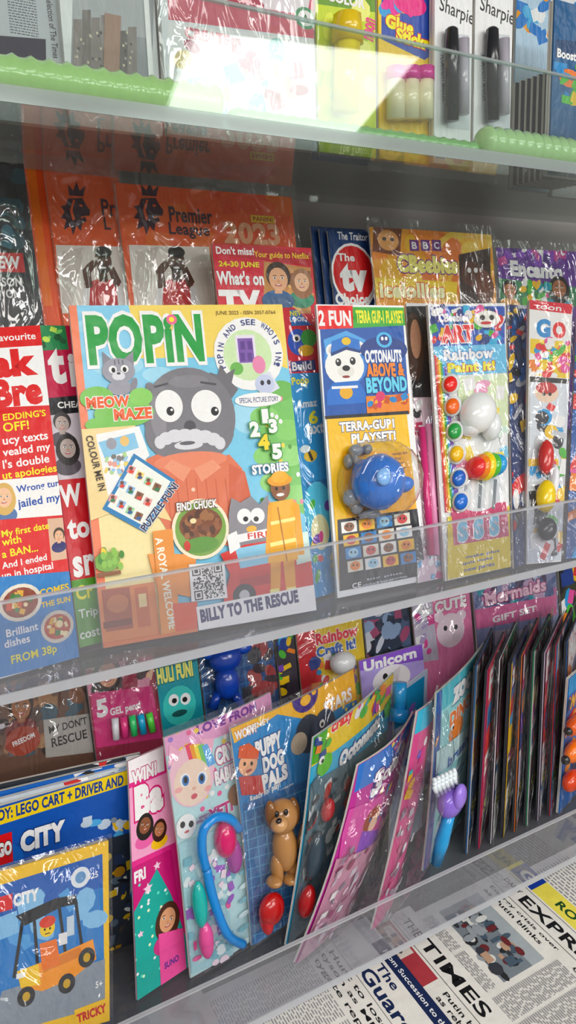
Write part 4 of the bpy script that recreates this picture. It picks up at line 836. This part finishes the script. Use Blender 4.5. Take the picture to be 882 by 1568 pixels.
# ================================================================ DISPLAY UNIT
X0,X1=-.55,1.55
def shelf(name,z,mat,y1=.86,th=.006,lip=.075,y0=.560,rim=None):
    rim=rim or RIM
    o=box(name,X0,X1,y0,y1,z-th,z,mat)
    box('front_lip',X0,X1,y0,y0+.004,z,z+lip,mat,parent=o)
    box('lip_edge',X0,X1,y0,y0+.004,z+lip,z+lip+.002,rim,parent=o)
    box('shelf_edge',X0,X1,y0-.0015,y0,z-th,z+.0015,rim,parent=o)
    return o
shelf('glass_shelf',.140,GLASS,y1=.86,th=.009,rim=GRIM)
shelf('acrylic_shelf',-.2905,ACR,th=.007)
shelf('acrylic_shelf',-.7385,ACR,th=.007)
for zr,zb,y in ((ZR,-.2905,.70),(ZQ,-.7385,.742)):
    o=box('display_riser',X0,X1,y,.86,zr-.008,zr-.003,ACR)
    box('riser_front',X0,X1,y,y+.004,zb,zr-.008,ACR,parent=o)
shelf('glass_shelf',.55,GLASS,y1=.86)
WH=plain('painted_wall','#9c9896',.7)
box('wall_back',-2.4,3.6,.90,1.0,-1.5,1.05,WH)
box('side_panel_1',X0-.034,X0-.004,.50,.895,-1.5,1.0,plain('laminate','#c8cacc',.4))  # side panels closing the ends of the display unit
box('side_panel_2',X1+.004,X1+.034,.50,.895,-1.5,1.0,plain('laminate','#c8cacc',.4))
box('newspaper_tray',X0+.002,X1-.002,.31,.88,-.86,-.828,plain('tray_laminate','#3a3c42',.4),bev=.003)
box('base_cabinet',X0+.002,X1-.002,.36,.88,-1.5,-.862,plain('cabinet_laminate','#5a5c60',.5),bev=.004)
box('floor',-2.4,5,-6.5,1.0,-1.55,-1.5,plain('vinyl_floor','#8c8a86',.4,3))
box('ceiling',-2.4,5,-6.5,1.0,1.05,1.12,plain('ceiling_tiles','#e6e6e4',.9,30))
def panel(name,c,z,s,col=(1,.965,.92,1)):
    V=[(x,y,z+CZ) for x,y in c]
    n=len(V);V2=V+[(x,y,z+.03+CZ) for x,y in c]
    o=mkobj(name,V,[tuple(range(n))],emis(name+'_glow',col,s))
    cc=Vector((sum(v[0] for v in V)/n,sum(v[1] for v in V)/n,0))
    fr=[];F=[]
    for x,y,zz in V2: fr.append((cc.x+(x-cc.x)*1.03,cc.y+(y-cc.y)*1.03,zz+.004))
    F=[(i,(i+1)%n,n+(i+1)%n,n+i) for i in range(n)]+[tuple(range(n,2*n))]
    mkobj('light_frame',fr,F,plain('frame_white','#e0e0e0',.5),parent=o)
panel('added_fill_panel',[(1.26,-1.8),(2.16,-1.62),(2.70,-2.85),(1.55,-2.88)],1.0,10,(.97,1,.97,1))
panel('added_fill_panel',[(-1.3,-.7),(.5,-.7),(.5,-1.4),(-1.3,-1.4)],1.0,9)  # unseen fill panel, added to raise the light on the rack
panel('added_fill_panel',[(.9,-.5),(2.4,-.5),(2.4,-.9),(.9,-.9)],1.0,6.5)  # another unseen panel added as fill
for y,x0,x1 in ((-3.5,-.6,1.0),(-3.5,1.5,3.1),(-4.6,.2,1.8),(-4.6,2.4,4.0)):  # unseen strips, added so wrappers and covers catch highlights
    o=box('added_highlight_strip',x0,x1,y-.07,y+.07,.93,1.0,emis('added_strip_glow',(1,.98,.95,1),26))
    box('added_strip_fitting',x0-.02,x1+.02,y-.1,y+.1,1.001,1.04,plain('fitting_white','#e0e0e0',.5),parent=o)
w=bpy.data.worlds.new('world');sc.world=w;w.use_nodes=True
bg=w.node_tree.nodes['Background'];bg.inputs[0].default_value=(1,.96,.92,1);bg.inputs[1].default_value=.38
print('done',len(bpy.data.objects))
